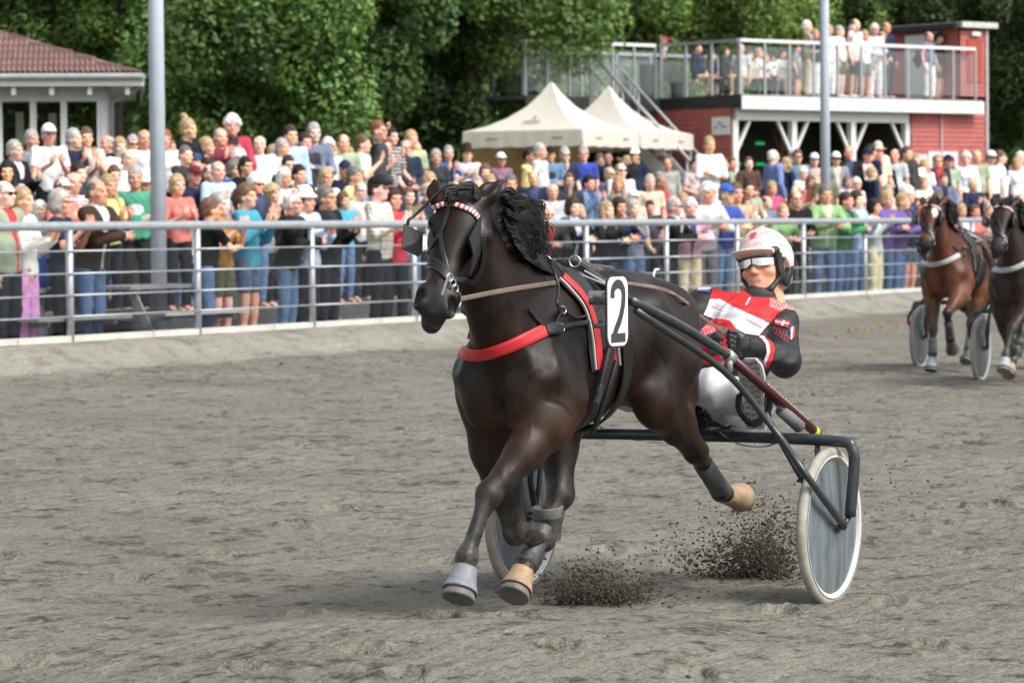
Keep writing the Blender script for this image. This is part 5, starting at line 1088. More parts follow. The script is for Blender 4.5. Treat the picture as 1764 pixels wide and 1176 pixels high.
@cached
def m_shoes(pose):
    f = Field((-.3, -.65, -.02), (.3, .2, .75), .014)
    for hp_, kn, an in legs_j(pose):
        f.rc(an + (0, .03, -.02), an + (0, -.15, -.036), .045, .036, .02, (1, 1, .95))
    V, Q = f.mesh(1); return mk_mesh('shoes', V, Q, True, None, [MSHOE])

PAL = {k: srgb(v) for k, v in dict(black='1c1d20', charcoal='3a3d42', grey='8d9196', lgrey='c4c6c8', white='f2f2f2', cream='ebe5d4', navy='232c48', blue='3561b8', royal='1d49c4', sky='a9c3e6', steel='5b86a8', denimblue='6f8fbf', teal='25a4bd', green='3f9458', lime='86b878', emerald='3a9a76', dgreen='35463f', sage='9dad92', olive='6d6c4a', khaki='b3a585', beige='d8c8ae', mustard='b27a2f', yellow='ecd683', hivis='e6ee3c', orange='ef7a3c', rust='b0572c', red='c52a3a', scarlet='d62040', crimson='c1224f', coral='e07a6d', pink='f0a9c4', lpink='f4dcdf', magenta='d83a7d', lilac='c9c2d8', purple='6c54a0', lavender='d79be0', brown='5c4335', dbrown='3b2c22', slate='6a7794', maroon='6c2233').items()}
CN = dict(lgrey='light grey', royal='royal blue', sky='pale blue', steel='steel blue', denimblue='faded blue', dgreen='dark green', hivis='bright yellow', lpink='pale pink', dbrown='dark brown', scarlet='bright red', slate='slate blue', lavender='lavender')
BOTC = dict(jeans='5f82ad', djeans='3f5674', dark='2b2e35', black='1b1c20', khaki='b5a888', white='e9e9ea', cream='e8d9ab', grey='77797d', lav='d795de', denim='4f6b8f', beige='d9cdb4', olive='5d5f48')
HAIRC = dict(k='1b1613', d='3a2a20', b='6b4f37', l='b39468', g='a9a59f', w='dedad2', r='8f5230', e='6f6a64')
HN = dict(k='black', d='dark brown', b='brown', l='blond', g='grey', w='white', r='auburn', e='dark grey')
SN = dict(s='short {} hair', q='cropped {} hair', x='balding {} hair', c='curly {} hair', b='bobbed {} hair', l='long {} hair', p='{} ponytail', u='{} bun')
TN = dict(l='sweater', s='t-shirt', j='jacket', v='vest top', d='dress')
PN = dict(d='', c='clapping', C='clapping high', f='arms folded', r='leaning on the rail', h='hand shading the eyes', p='hand raised to the face', w='hands on hips', b='hands clasped low', s='sitting')
HATN = dict(c='cap', C='cap', B='bucket hat', H='brimmed hat', K='knitted beanie')
WHO = dict(m='man', w='woman', b='boy', g='girl')
SKINS = [srgb(c) for c in ('ecb9a0', 'e3ad92', 'f0c4ae', 'd9a085', 'e6b096')]
PEOPLE = []
def person(x, y, who, hair, top, bot, pose, yaw, hat=None, fl='', Z=None, zfloor=None, k=None):
    """x, y: crown of the head in the photograph; placed on the terrace step where that fits"""
    fem = 1 if who in 'wg' else 0; want = {'m': 1.76, 'w': 1.67, 'b': 1.40, 'g': 1.35}[who]; sit = pose == 's'; drop = .43 if sit else 0
    lean = -.10 if pose == 'r' else 0
    if Z is None:
        best = None; d = ray(x, y)
        for kk in ([k] if k is not None else range(0, 9)):
            for w_ in ([.42] if kk == 0 and k == 0 else [1.05] if kk == 0 else [1.7 + .82 * (kk - 1) + .22, 1.7 + .82 * (kk - 1) + .55]):
                P0 = sw(0, w_); t = ((P0 - CAM[:2]) @ N2) / (d[:2] @ N2); p = CAM + d * t; hh = p[2] - stepz(kk); e = abs(hh - want)
                if best is None or e < best[0]: best = (e, p, stepz(kk), hh, kk)
        e, p, z0, hh, kk = best
    else: p = at_y(x, y, Z); z0 = zfloor; hh = p[2] - z0; kk = 20
    hh = max(hh, .8); stand = 1.78 - drop; hatup = .035 if hat in ('B', 'H') else .02 if hat else .012
    sc = hh / (stand + hatup); sc = min(max(sc, .55), 1.16); root = thing('person', '', 'person', (p[0], p[1], z0), R(yaw))
    if sit: 
        pass
    S = (sc * (1.0 if kk != 0 else 1.0), sc, sc); rg = random.Random(int(x * 13 + y * 7)); sk = SKINS[rg.randrange(5)]; sk = tuple(c * (.55 if 'D' in fl else .9 + .2 * rg.random()) for c in sk)
    def ch(nm, me, c): o = add(nm, me, root, (0, 0, -drop * sc), color=c); o.scale = S; return o
    def vary(c):
        k = .86 + .24 * rg.random(); L_ = sum(c) / 3; m_ = .16; return tuple(min(.82, (v * (1 - m_) + L_ * m_) * k * (.95 + .1 * rg.random())) for v in c)
    ch('body', m_body(pose, fem), sk); tc, tk = top.split('.'); o = ch({'l': 'sweater', 's': 'shirt', 'j': 'jacket', 'v': 'vest_top', 'd': 'dress'}[tk], m_top(pose, fem, tk), vary(PAL[tc]))
    pq = rg.random(); pm_ = MJACK if tk == 'j' else MSTRIPE if pq < .13 else MCHECK if pq < .27 and who == 'm' else MPRINT if pq < .42 and tk in 'sl' else None
    if pm_: o.material_slots[0].link = 'OBJECT'; o.material_slots[0].material = pm_
    bc, bk = (bot.split('.') + ['t'])[:2]; ch({'t': 'trousers', 'sh': 'shorts', 'sk': 'skirt', 'w': 'trousers'}[bk], m_bottom(pose, bk, fem), vary(srgb(BOTC[bc])))
    if hair != '-': ch('hair', m_hair(hair[0], lean), vary(srgb(HAIRC[hair[1]])))
    if hat: ch('cap' if hat[0] in 'cC' else 'hat', m_hat(hat[0], lean), PAL[hat[2:]])
    if 'S' in fl: ch('sunglasses', m_glasses(1, lean), (1, 1, 1))
    if 'G' in fl: ch('glasses', m_glasses(0, lean), (1, 1, 1))
    if kk in (0, 20): ch('shoes', m_shoes(pose), PAL[rg.choice(['white', 'black', 'lgrey', 'brown'])])
    root['group'] = 'spectators on the roof terrace' if kk == 20 else 'spectators behind the track fence'
    cn = lambda c: CN.get(c, c); bits = WHO[who] + (' with ' + (SN[hair[0]].format(HN[hair[1]])) if hair != '-' else '')
    if hat: bits += (' and ' if hair != '-' else ' with ') + cn(hat[2:]) + ' ' + HATN[hat[0]]
    bits += ' in ' + ('striped ' if pm_ is MSTRIPE else 'checked ' if pm_ is MCHECK else '') + cn(tc) + ' ' + TN[tk]
    if 'S' in fl: bits += ' and sunglasses'
    elif 'G' in fl: bits += ' and glasses'
    if bk == 'sh' or bc in ('lav', 'cream', 'white') and (kk in (0, 20)): bits += (' and ' if ' and ' not in bits[-22:] else ', ') + {'lav': 'lavender'}.get(bc, bc) + {'sh': ' shorts', 'sk': ' skirt'}.get(bk, ' trousers')
    if PN[pose]: bits += ', ' + PN[pose]
    PEOPLE.append([root, bits, x, y, WHO[who] + ' in ' + cn(tc) + (' ' + TN[tk]), kk]); return root
def label_people():
    from collections import Counter
    LM = [(257, 480, 'the left light pole'), (1422, 200, 'the right light pole'), (1268, 300, 'the white bar post'), (795, 240, 'the tan tent wall')]
    shortn = Counter(p[4] for p in PEOPLE); cnt = Counter(p[1] for p in PEOPLE); used = set()
    wl = lambda s: len(s.replace(',', '').split())
    for root, bits, x, y, sh, kk in PEOPLE:
        row = ' on the roof terrace' if kk == 20 else ' at the rail' if kk == 0 and 'rail' not in bits else ''
        lab = bits + row if wl(bits + row) <= 16 else bits
        opts = [lab] if wl(lab) <= 16 else [bits.split(',')[0]]
        near = sorted((q for q in PEOPLE if q[0] is not root and shortn[q[4]] == 1), key=lambda q: abs(q[2] - x) + abs(q[3] - y))[:10]
        for q in near: opts.append(bits + (', left of ' if q[2] > x + 8 else ', right of ' if q[2] < x - 8 else ', behind ' if q[3] > y else ', before ') + q[4])
        base = bits.split(',')[0] if wl(bits) > 8 else bits
        for q in near: opts.append(base + (', left of ' if q[2] > x + 8 else ', right of ' if q[2] < x - 8 else ', behind ' if q[3] > y else ', before ') + q[4])
        dup = cnt[bits] > 1 or any(base == p[1].split(',')[0] and p[0] is not root for p in PEOPLE)
        for L_ in (opts[1:] if dup else opts):
            if L_ not in used and 4 <= wl(L_) <= 16: break
        used.add(L_); root['label'] = L_
# ================================================================== CROWD (crown of head in photo pixels)
CROWD = """
8 308 m xg sage.j dark d 60 - S 0
40 320 w pl cream.l lav.w c 70 - - 0
105 325 w bg navy.s dark C 75 - G 0
153 303 m xe dbrown.j jeans r 60 - - 0
187 300 w ll yellow.s dark c 45 - - -
350 338 b sb black.s jeans r 110 - - 0
379 330 w sg mustard.s olive.sh C 60 - - 0
425 315 w pb teal.l denim.sh C 65 - - 0
492 328 m xw black.j jeans r 70 - G 0
527 323 w sk sky.j dark c 55 B:white - 0
563 319 m se black.j dark c 60 - G 0
652 300 m sd cream.l dark c 65 c:black - 0
678 322 w bd scarlet.l dark c 35 - - 0
890 347 m sk black.j dark r 0 - - 0
943 352 m xw charcoal.j dark r 10 - G 0
980 338 w bd black.j dark r 35 - - 0
1037 345 w ll black.l djeans r 45 - - 0
1061 338 w bd navy.l djeans r 30 - - 0
1091 342 w bg navy.s jeans p 35 - - 0
1152 338 m sg black.j dark r 65 - S 0
1186 340 w cw pink.j cream.w r 15 - - 0
1213 311 m cw lgrey.l grey r 25 - - 0
1243 315 m sg royal.s jeans r 45 c:blue - 0
1268 311 m sb khaki.s khaki c 25 - - 0
1345 350 b sl lime.s dark r 20 - - 0
1372 326 m xe black.l dark f 15 - G 0
1418 314 m se lime.j jeans r 15 - - 0
1449 329 b sd green.j jeans r 55 - - 0
1476 328 w bd sky.l jeans c 45 - - 0
1506 341 w bk lgrey.l cream.w C 60 - - 0
1521 327 w bl purple.l jeans r 40 - - 0
1546 331 m sl purple.j jeans r 65 - - 0
1564 319 w sk navy.j denim.sh d 55 K:cream - 0
12 276 w lk lilac.s dark d 10 - - -
26 241 m sg black.j jeans c 60 - - -
55 223 m sg grey.l jeans f 45 - - -
84 212 m sg white.s black c 25 c:white - -
128 221 m sg navy.s dark c 60 - - -
149 219 m sb lgrey.s dark C 15 - - -
183 231 m xg navy.j dark d -50 - - -
146 247 w ll black.v dark c 10 - - -
136 279 m sd charcoal.s dark c 45 - - -
127 294 m xw white.s jeans d 30 - - -
108 305 w br coral.s dark c 40 c:white - -
197 284 w sb lpink.s jeans c 20 - - -
207 236 w bl white.s dark c 25 - - -
229 232 m sg white.l dark d 20 - S -
249 221 m xg lpink.s dark d 20 - - -
222 255 m xg white.s jeans c 40 - - -
233 286 m sg emerald.s dark d 10 - - -
249 299 w bw beige.j khaki c 35 c:white - -
284 223 w br white.s dark d 15 - - -
293 239 m qe white.s cream.w c 45 - - -
320 250 m qe charcoal.l black C 45 - - -
325 203 w ul black.l dark f 60 - - -
357 236 w bl charcoal.s dark d 70 - - -
380 218 m xg navy.l dark C 30 - - -
400 197 w cw crimson.j dark c 10 - - -
362 281 m xe navy.s dark d 40 - - -
376 275 m xg sky.s jeans c 30 - - -
403 276 w be blue.j dark C 50 - - -
413 257 w cw white.s dark d 40 - - -
424 269 w pk black.s dark d 40 - G -
447 232 m xw white.l dark b 5 - - -
335 284 m sg navy.s dark d 30 c:maroon - -
440 299 m sw charcoal.j jeans c 50 - S -
470 316 w cl black.s dark c 60 - - -
490 289 w bw cream.s dark p 40 - - -
474 249 w bl sky.s jeans d 85 - - -
487 238 w sg lgrey.s dark d 50 - - -
501 215 m sd sky.l dark d 25 - - -
497 267 m sd dgreen.j dark d 25 - G -
519 240 m sw cream.l khaki b 25 - - -
526 228 m sd charcoal.s dark d 30 - - -
541 211 m sg slate.l dark f 20 - - -
565 237 w cw white.s dark d 10 - - -
575 251 w sl lpink.s dark d 20 - - -
592 229 m xe sage.s dark d 15 - - -
601 253 w bl beige.s dark d 20 - - -
516 283 m sk charcoal.j dark c 40 - - -
562 289 w bl cream.s dark d 35 - G -
594 275 m se navy.s dark d 5 c:navy - -
611 286 m se yellow.s dark w 65 - - -
626 231 m sb white.s jeans p 75 - - -
653 197 m qr charcoal.s dark h 65 - - -
674 218 w pk charcoal.s dark p 45 - - -
664 237 m qb dgreen.s dark p 35 - - -
699 239 m xg navy.j dark b 20 - G -
709 224 m sl sage.s dark d 30 - - -
716 241 m xe dgreen.s dark d 30 - - -
723 257 w pl maroon.s dark p 30 - - -
741 296 w ll lpink.l dark c 40 - - -
738 313 m xg navy.j dark c 70 - - -
668 300 m sk charcoal.j dark d 20 c:charcoal - -
751 257 w bg charcoal.s dark d 10 - - -
773 250 m qg blue.l dark C 15 - - -
805 250 m sd lgrey.s khaki c 15 H:dbrown - -
863 262 w pl slate.s dark d 20 c:white - -
785 310 m xg steel.s dark d 15 - - -
912 256 m qk hivis.v dark d 60 - D -
931 246 m sg lgrey.s dark d 65 - - -
948 251 m sd steel.l dark f 5 c:black - -
973 253 m sg navy.s dark p 20 - S -
1005 251 m sg royal.s dark d 5 - G -
919 291 m xb navy.j dark d 5 - - -
952 314 m xw lgrey.s dark d 10 - - -
980 297 m qb charcoal.s dark p 15 - D -
908 340 m xw sky.s dark d 5 - - -
1015 301 m sk steel.j dark C 40 - - -
1051 286 m xg slate.s jeans d 40 - S -
1065 303 w ll grey.s dark d -5 - - -
1079 268 w bl orange.s dark h -40 - - -
1093 254 m sd navy.j khaki d -15 c:white - -
1034 264 m sb hivis.v dark d 20 - D -
1047 258 m qk black.j dark d 0 - D -
1070 279 m xg lpink.s dark p 20 - S -
1150 271 m xb grey.l dark d 5 - - -
1139 301 m xe scarlet.j khaki d 60 - D -
1092 327 w bw beige.s dark d 20 c:white - -
1197 273 m sk lgrey.s dark b 15 - - -
1177 332 w bl white.s jeans c 10 - - -
1222 211 b sl white.l white.w f 20 - - -
1246 272 b sl charcoal.s dark d 60 - - -
1262 271 m qb sage.s dark d 20 - - -
1290 270 m qb brown.l dark b 15 - - -
1333 256 m xw denimblue.j dark d 120 - - -
1353 271 w bl navy.s dark d -50 - - -
1374 257 m sb steel.s dark d 10 - S -
1367 272 m se white.s jeans d 20 c:grey - -
1384 287 w cw cream.s dark d 20 - - -
1403 263 m sd cream.s dark d 5 c:white - -
1397 302 w lb coral.s dark c 25 - - -
1286 338 g lb lpink.s dark d 20 - - 1
1304 338 g ll cream.s dark c 35 - - 1
1322 337 m xb steel.s dark c 45 - - 1
1440 261 m sd grey.j dark d 10 c:white S -
1462 250 m xb black.j dark d 5 - - -
1460 302 w be lgrey.s dark d 25 - - -
1476 306 w cw lpink.s dark d 35 - - -
1500 220 m sk navy.s dark d 130 - - -
1513 241 m sb beige.s dark p 20 H:beige - -
1495 254 m sd lpink.s dark d 20 c:navy - -
1525 268 w bw black.l dark d 150 - - -
1541 255 m xe lgrey.s dark d -20 - - -
1563 247 m sb charcoal.j dark d 35 - - -
1554 279 w ll black.l dark d 25 - - -
1503 287 m sl navy.j dark d 110 - - -
1530 318 w bg beige.s dark d 20 - - -
1577 264 w bl cream.s dark d 15 - - -
1579 286 w lb lgrey.s dark d 5 - - -
1593 274 w ll white.s dark d 15 - - -
1616 266 m sl navy.j dark d 10 - S -
1626 298 m sb slate.j dark d 10 - - -
1641 287 b sd sky.s dark d 25 - - -
1634 266 m sb sage.s dark d 20 c:navy - -
1664 261 w cw white.l dark d -5 - - -
1683 254 m xg sage.s dark d 10 - - -
1708 259 m sb white.s dark d 20 c:white S -
1676 306 m xw navy.l dark c 25 - - -
1697 311 b sd charcoal.s dark d 5 - - -
1713 308 b sk lgrey.s dark d 15 - - -
1724 220 m sb white.l dark d 75 - - -
1757 256 w bw lpink.s dark d -20 - - -
1752 271 w bl white.s dark d 10 - - -
1754 299 b sk navy.s dark d 20 - - -
1640 347 b sl grey.s dark d 40 - - 0
1656 350 g bl lpink.s dark d 30 - - 0
1592 305 w bl cream.s dark c 20 - - -
1610 330 m sb navy.s dark r 20 - - 0
1735 340 w bl white.s jeans r 15 - - 0
1700 345 m sg sky.s jeans r 15 - - 0
1760 330 m xg charcoal.s dark d 10 - - 0
860 330 m sb navy.s jeans r 15 - - 0
815 340 w bl white.s jeans d 10 - - 0
845 300 w sl coral.s dark d 20 - - -
880 300 m se slate.s dark d 10 - - -
1120 300 m sg beige.s dark d 10 - - -
1120 345 m sd charcoal.s dark d 10 - - 1
306 300 w bl coral.s dark c 30 - - 1
275 318 m sg slate.s jeans d 20 - - 1
318 350 g ll lpink.s jeans d 40 - - 1
592 330 w bb teal.s jeans c 40 - - 1
622 312 m xg lgrey.s dark d 35 - G 1
634 352 b sb steel.s dark d 50 - - 1
704 322 m sb olive.s jeans c 30 - - 1
722 350 w lr cream.s dark d 20 - - 1
456 345 m sb grey.s dark d 50 - - 1
225 345 w pb magenta.s jeans d 40 - - 1
70 345 w bw sky.s dark c 40 - - 1
822 302 m qg beige.s dark d 20 - - -
836 282 w bb maroon.s dark d 10 - - -
1330 312 w bl magenta.s dark d 20 - - -
1422 288 m se olive.s dark d 15 - - -
1580 340 w lb maroon.s jeans d 20 - - 1
1680 352 g pb coral.s jeans d 20 - - 0
1000 352 m sg steel.s dark d 15 - - 1
1125 370 w bl lilac.s dark d 20 - - 1
1290 312 m qd sage.s dark c 20 - - -
"""
for ln in CROWD.strip().splitlines():
    x, y, who, hair_, top, bot, pose, yaw, hat, fl, k = ln.split()
    person(float(x), float(y), who, hair_, top, bot, pose, float(yaw), None if hat == '-' else hat, fl, k=None if k == '-' else int(k))
BALC = """
1202 73 m sd navy.j beige.sh s 60 - -
1249 79 w bd charcoal.j black s 70 - -
1276 75 m xg lgrey.s khaki s -20 - -
1292 88 g sb sage.s dark s 40 - -
1308 83 w bl white.s grey s 60 - -
1331 96 b sb white.s dark d 40 - -
1349 85 w pk white.s khaki s 20 - -
1374 76 m sb grey.s grey.sh d 60 - -
1391 35 m sw olive.j khaki d 70 - -
1401 50 w bl navy.s white.w r 30 - -
1428 42 w bl white.l white.w d 40 - -
1447 44 m sg white.s olive.sh d 60 - -
1474 32 m xr lpink.s dark d 50 - -
1470 43 m sg white.s black.sh h 60 - -
1507 41 w cw lgrey.l white.w b 20 - -
1527 37 m xe navy.l dark d 40 - -
1520 55 w sl beige.s olive b 30 - -
1226 88 w bd charcoal.s dark s 50 - -
1320 94 g ll lpink.s grey s 30 - -
1362 90 m sb lgrey.s dark s 10 - -
1386 84 w be grey.s khaki s 30 - -
1490 52 w bl white.s grey.sh d 40 - -
1601 54 m xr slate.v white.w d 40 - -
1618 56 m sk black.s olive.sh d 60 c:navy -
"""
for ln in BALC.strip().splitlines():
    x, y, who, hair_, top, bot, pose, yaw, hat, fl = ln.split(); x = float(x)
    # depth: 0.45 m behind the front rail line
    for back in (.55,):
        q = P1 + b2(0, back); d = ray(x, 80); t = ((np.array([*q, 0]) - CAM)[:2] @ Sd) / (d[:2] @ Sd)
    Zp = float((CAM + d * t)[1]) if x > 1290 else 81.5
    if pose == 's' and x > 1290: Zp += .8
    person(x, float(y), who, hair_, top, bot, pose, float(yaw), None if hat == '-' else hat, fl, Z=Zp, zfloor=ZD)
label_people()
print('people', len(PEOPLE), round(time.time() - T0, 1))
# ================================================================== THE DRIVER
def driver():
    ppl = thing('person', 'sulky driver in red, white and black racing suit, pale helmet and mirrored sunglasses', 'person', (0, 0, 0), MF.rz); c0 = np.array([-.5, 0, 0]); w_ = MF.world(c0); ppl.location = (w_[0], w_[1], 0)
    A3 = lambda *p: np.array(p, float)
    hipc = A3(-.50, 0, .88); chest = MF.pt(1288, 572, -.76); neckb = MF.pt(1306, 520, -.86); shN = MF.pt(1343, 556, -.78); shF = MF.pt(1213, 528, -.80)
    elN = MF.pt(1352, 622, -.62); wrN = MF.pt(1288, 596, -.42); elF = MF.pt(1190, 562, -.62); wrF = MF.pt(1226, 588, -.40); hdc = MF.pt(1316, 465, -.93)
    hipN, kneN, ankN = A3(-.47, .12, .86), MF.px(1226, 668, .23), MF.px(1298, 704, .39); hipF, kneF, ankF = A3(-.47, -.12, .86), kneN * (1, -1, 1), ankN * (1, -1, 1)
    lo, hi = (-1.2, -.75, .55), (.45, .75, 1.75)
    def emit(f, nm, m, it=1, **kw):
        V, Q = f.mesh(it); return add(nm, mk_mesh(nm, V - c0, Q, True, None, [m]), ppl, **kw), V, Q
    # body: head joined to trunk and limbs
    f = Field(lo, hi, .014); f.rc(hipc, chest, .12, .13, .04, (1, 1.25, 1)).rc(chest, neckb, .12, .06, .05)
    for sh, el, wr in ((shN, elN, wrN), (shF, elF, wrF)): f.rc(neckb - (0, 0, .04), sh, .06, .055, .03).rc(sh, el, .05, .042, .02).rc(el, wr, .042, .03, .02)
    for h_, k_, a_ in ((hipN, kneN, ankN), (hipF, kneF, ankF)): f.rc(h_, k_, .085, .06, .03).rc(k_, a_, .056, .042, .02)
    bV, bQ = f.mesh(1); hV, hQ, hC = head_mesh(.0048, 0)
    # head frame: face turned with the horse's heading and a little to the camera's left, chin slightly lifted
    yaw, pit, rol = R(-2), R(7), R(-9); Mh = np.array(Matrix.Rotation(R(90) + yaw, 3, 'Z') @ Matrix.Rotation(-pit, 3, 'X') @ Matrix.Rotation(rol, 3, 'Y')); s0 = 1.16
    hp = lambda v: (np.asarray(v, float) - (0, 0, 1.62)) * s0 @ Mh.T + hdc
    V, Q, C = join([(bV, bQ, (1, 1, 1)), (hp(hV), hQ, hC)]); add('body', mk_mesh('driver_body', V - c0, Q, True, C, [MSKIN]), ppl, color=srgb('d6a083'))
    def hpart(f, nm, m, it=1, colf=None, **kw):
        V, Q = f.mesh(it); c = colf(V) if colf else None; return add(nm, mk_mesh(nm, hp(V) - c0, Q, True, c, [m]), ppl, **kw)
    # helmet with red line print
    f = Field((-.18, -.26, 1.48), (.18, .22, 1.86), .005); f.el((0, .022, 1.672), (.108, .135, .128), .01); f.rc((0, .06, 1.66), (0, .08, 1.60), .10, .085, .03, (1, .8, 1))
    f.cut(lambda X, Y, Z: np.minimum(1.672 - Z + .02 * X, -.02 - Y)); f.cut(lambda X, Y, Z: 1.655 - .9 * np.maximum(Y - .0, 0) - Z + 0 * X)
    f.el((0, -.105, 1.682), (.092, .085, .012), .02)
    def hcol(V):
        c = np.tile(np.array([.64, .545, .515]), (len(V), 1)); ang_ = np.arctan2(V[:, 0], -V[:, 1]); z = V[:, 2]
        for a in (1.70, 1.712, 1.738, 1.75, 1.77): c[(abs(z - a - .018 * np.sin(2 * ang_)) < .0022)] = (.5, .2, .21)
        n = np.sin(ang_ * 23 + 9 * np.sin(z * 60)) * np.sin(z * 210 + 4 * np.sin(ang_ * 9)); c[(n > .74) & (z > 1.70)] = (.55, .30, .31)
        c[(V[:, 1] < -.1) & (z < 1.69)] = (.66, .60, .52); d = ((V[:, 0]) / .016) ** 2 + ((z - 1.757) / .016) ** 2; c[(V[:, 1] < 0) & (d < 1)] = (.4, .08, .08); return c
    hpart(f, 'helmet', mat('helmet_shell', src='attr', rough=.4, var=.03), 1, hcol)
    # black ear guards and strap
    f = Field((-.16, -.15, 1.44), (.16, .16, 1.74), .005)
    for s in (1, -1):
        f.rc((s * .086, .0, 1.685), (s * .088, .055, 1.62), .026, .026, .02, (.42, 1, 1)).rc((s * .088, .055, 1.62), (s * .084, .035, 1.568), .026, .022, .02, (.42, 1, 1)).rc((s * .085, -.045, 1.672), (s * .083, -.01, 1.60), .017, .016, .02, (.45, 1, 1)).rc((s * .083, -.01, 1.60), (s * .08, .02, 1.568), .018, .018, .02, (.45, 1, 1))
        f.el((s * .1, .018, 1.622), (.05, .022, .03), .006, sub=True)
        f.rc((s * .078, -.012, 1.58), (s * .048, -.055, 1.528), .012, .012, .01).rc((s * .048, -.055, 1.528), (0, -.075, 1.508), .012, .012, .01)
        f.rc((s * .085, -.05, 1.685), (s * .05, -.088, 1.692), .016, .012, .01)
    hpart(f, 'ear_guard', MAT_BLACKP)
    lens = mat('mirror_lens', (.75, .75, .72), .08, metal=1, var=0); m = MB(); k = 18
    def gl(a, z): return (.089 * math.sin(a) * 1.02, -.028 - .088 * math.cos(a) * (1 if abs(a) < .9 else 1), z)
    for i in range(k):
        a0, a1 = -1.05 + 2.1 * i / k, -1.05 + 2.1 * (i + 1) / k
        zb = lambda a: 1.617 + (.016 * math.exp(-(a / .22) ** 2)) + .008 * abs(a); zt_ = lambda a: 1.655 - .004 * abs(a)
        m.raw([gl(a0, zb(a0)), gl(a1, zb(a1)), gl(a1, zt_(a1)), gl(a0, zt_(a0))], [(0, 1, 2, 3)])
    m.v = [tuple(hp(v) - c0) for v in m.v]; gs = m.build('sunglasses', lens, ppl, True)
    fm = MB(); fm.tube([gl(a, 1.658 - .004 * abs(a)) for a in np.linspace(-1.08, 1.08, 20)], .003, 5)
    for s in (1, -1): fm.tube([gl(s * 1.05, 1.645), (s * .085, .02, 1.645)], .004, 5)
    fm.tube([(0, -.118, 1.655), (0, -.119, 1.632)], .0022, 4); fm.v = [tuple(hp(v) - c0) for v in fm.v]; fm.build('glasses_frame', MBLK, gs)
    # jacket
    f = Field(lo, hi, .0085); belly = MF.pt(1240, 640, -.48)
    f.rc(hipc + (0, 0, .02), chest, .135, .15, .05, (1, 1.28, 1)).rc(belly + (-.05, 0, -.02), chest, .12, .14, .05, (1, 1.2, 1)).rc(chest, neckb, .145, .085, .05, (1, 1.1, 1)); f.rc(neckb - (0, 0, .06), neckb - (0, 0, .0), .10, .07, .03)
    for sh, el, wr in ((shN, elN, wrN), (shF, elF, wrF)):
        f.rc(chest * .3 + neckb * .7 - (0, 0, .03), sh, .10, .088, .04).rc(sh, el, .085, .075, .03).rc(el, el + (wr - el) * .9, .074, .052, .025)
    nd = (hipc - chest) / np.linalg.norm(hipc - chest); f.cut(lambda X, Y, Z: (X - hipc[0]) * nd[0] + (Y - hipc[1]) * nd[1] + (Z - hipc[2] - .0) * nd[2] - .0); f.el(hdc - (0, 0, .16), (.075, .07, .05), .01, sub=True)
    V, Q = f.mesh(1); n = np.sin(V @ np.array((38, 10, 30)) + 4 * np.sin(V @ np.array((9, 17, 5)))) * .0055 + np.sin(V @ np.array((10, -26, 52)) + 3 * np.sin(V @ np.array((21, 7, 3)))) * .005 + np.sin(V @ np.array((70, 40, -60)) + 5 * np.sin(V @ np.array((13, 11, 19)))) * .0025; V = V + n[:, None] * np.array((.7, .3, .4))
    jb = mat('race_jacket_black', (.018, .018, .02), .6, spec=.35, var=.25, vscale=10, bump=.35, bscale=45, bdist=.006); jk = add('jacket', mk_mesh('jacket', V - c0, Q, True, None, [jb]), ppl); bv = BVHTree.FromPolygons([tuple(v) for v in V], [tuple(q) for q in Q])
    # coloured panels sewn on the jacket
    def inpoly(x, y, P):
        r = False; j = len(P) - 1
        for i in range(len(P)):
            if (P[i][1] > y) != (P[j][1] > y) and x < (P[j][0] - P[i][0]) * (y - P[i][1]) / (P[j][1] - P[i][1]) + P[i][0]: r = not r
            j = i
        return r
    def panel(nm, box, colf, off, step=.8, mt=None, parent=None):
        xs = np.arange(box[0], box[2], step); ys = np.arange(box[1], box[3], step); idx = {}; m = MB(); ok = {}
        def vert(i, j):
            if (i, j) not in idx:
                p, nn = hit(xs[0] + i * step, ys[0] + j * step, off, bv); idx[(i, j)] = None
                if p is not None: idx[(i, j)] = len(m.v); m.v.append(tuple(p - c0)); m.c.append(colf(xs[0] + i * step, ys[0] + j * step) or (.5, .02, .02))
            return idx[(i, j)]
        for i in range(len(xs) - 1):
            for j in range(len(ys) - 1):
                if colf(xs[0] + (i + .5) * step, ys[0] + (j + .5) * step) is None: continue
                q = [vert(i, j), vert(i, j + 1), vert(i + 1, j + 1), vert(i + 1, j)]
                if None in q: continue
                P4 = np.array([m.v[a] for a in q])
                if max(np.linalg.norm(P4[a] - P4[(a + 1) % 4]) for a in range(4)) < .03: m.f.append(tuple(q))
        return m.build(nm, mt or mat('race_panel', src='attr', rough=.6, spec=.3, var=.10, vscale=14, bump=.3, bscale=60, bdist=.004), parent or jk, True, True)
    RD, WT, GY, BK = (.58, .025, .03), (.58, .58, .61), (.2, .2, .21), (.02, .02, .022)
    yoke = [(1232, 490), (1262, 484), (1280, 500), (1296, 512), (1318, 514), (1342, 512), (1356, 520), (1371, 536), (1352, 532), (1340, 541), (1327, 556), (1300, 545), (1264, 529), (1240, 515), (1223, 514), (1227, 500)]
    white = [(1223, 515), (1240, 515), (1264, 529), (1300, 545), (1326, 557), (1316, 567), (1307, 578), (1290, 576), (1275, 574), (1268, 566), (1258, 553), (1242, 549), (1228, 549), (1211, 543), (1216, 533)]
    low = [(1228, 549), (1242, 549), (1258, 553), (1268, 566), (1272, 574), (1262, 590), (1250, 610), (1262, 626), (1240, 632), (1215, 628), (1192, 616), (1186, 596), (1200, 590), (1203, 574), (1216, 560)]
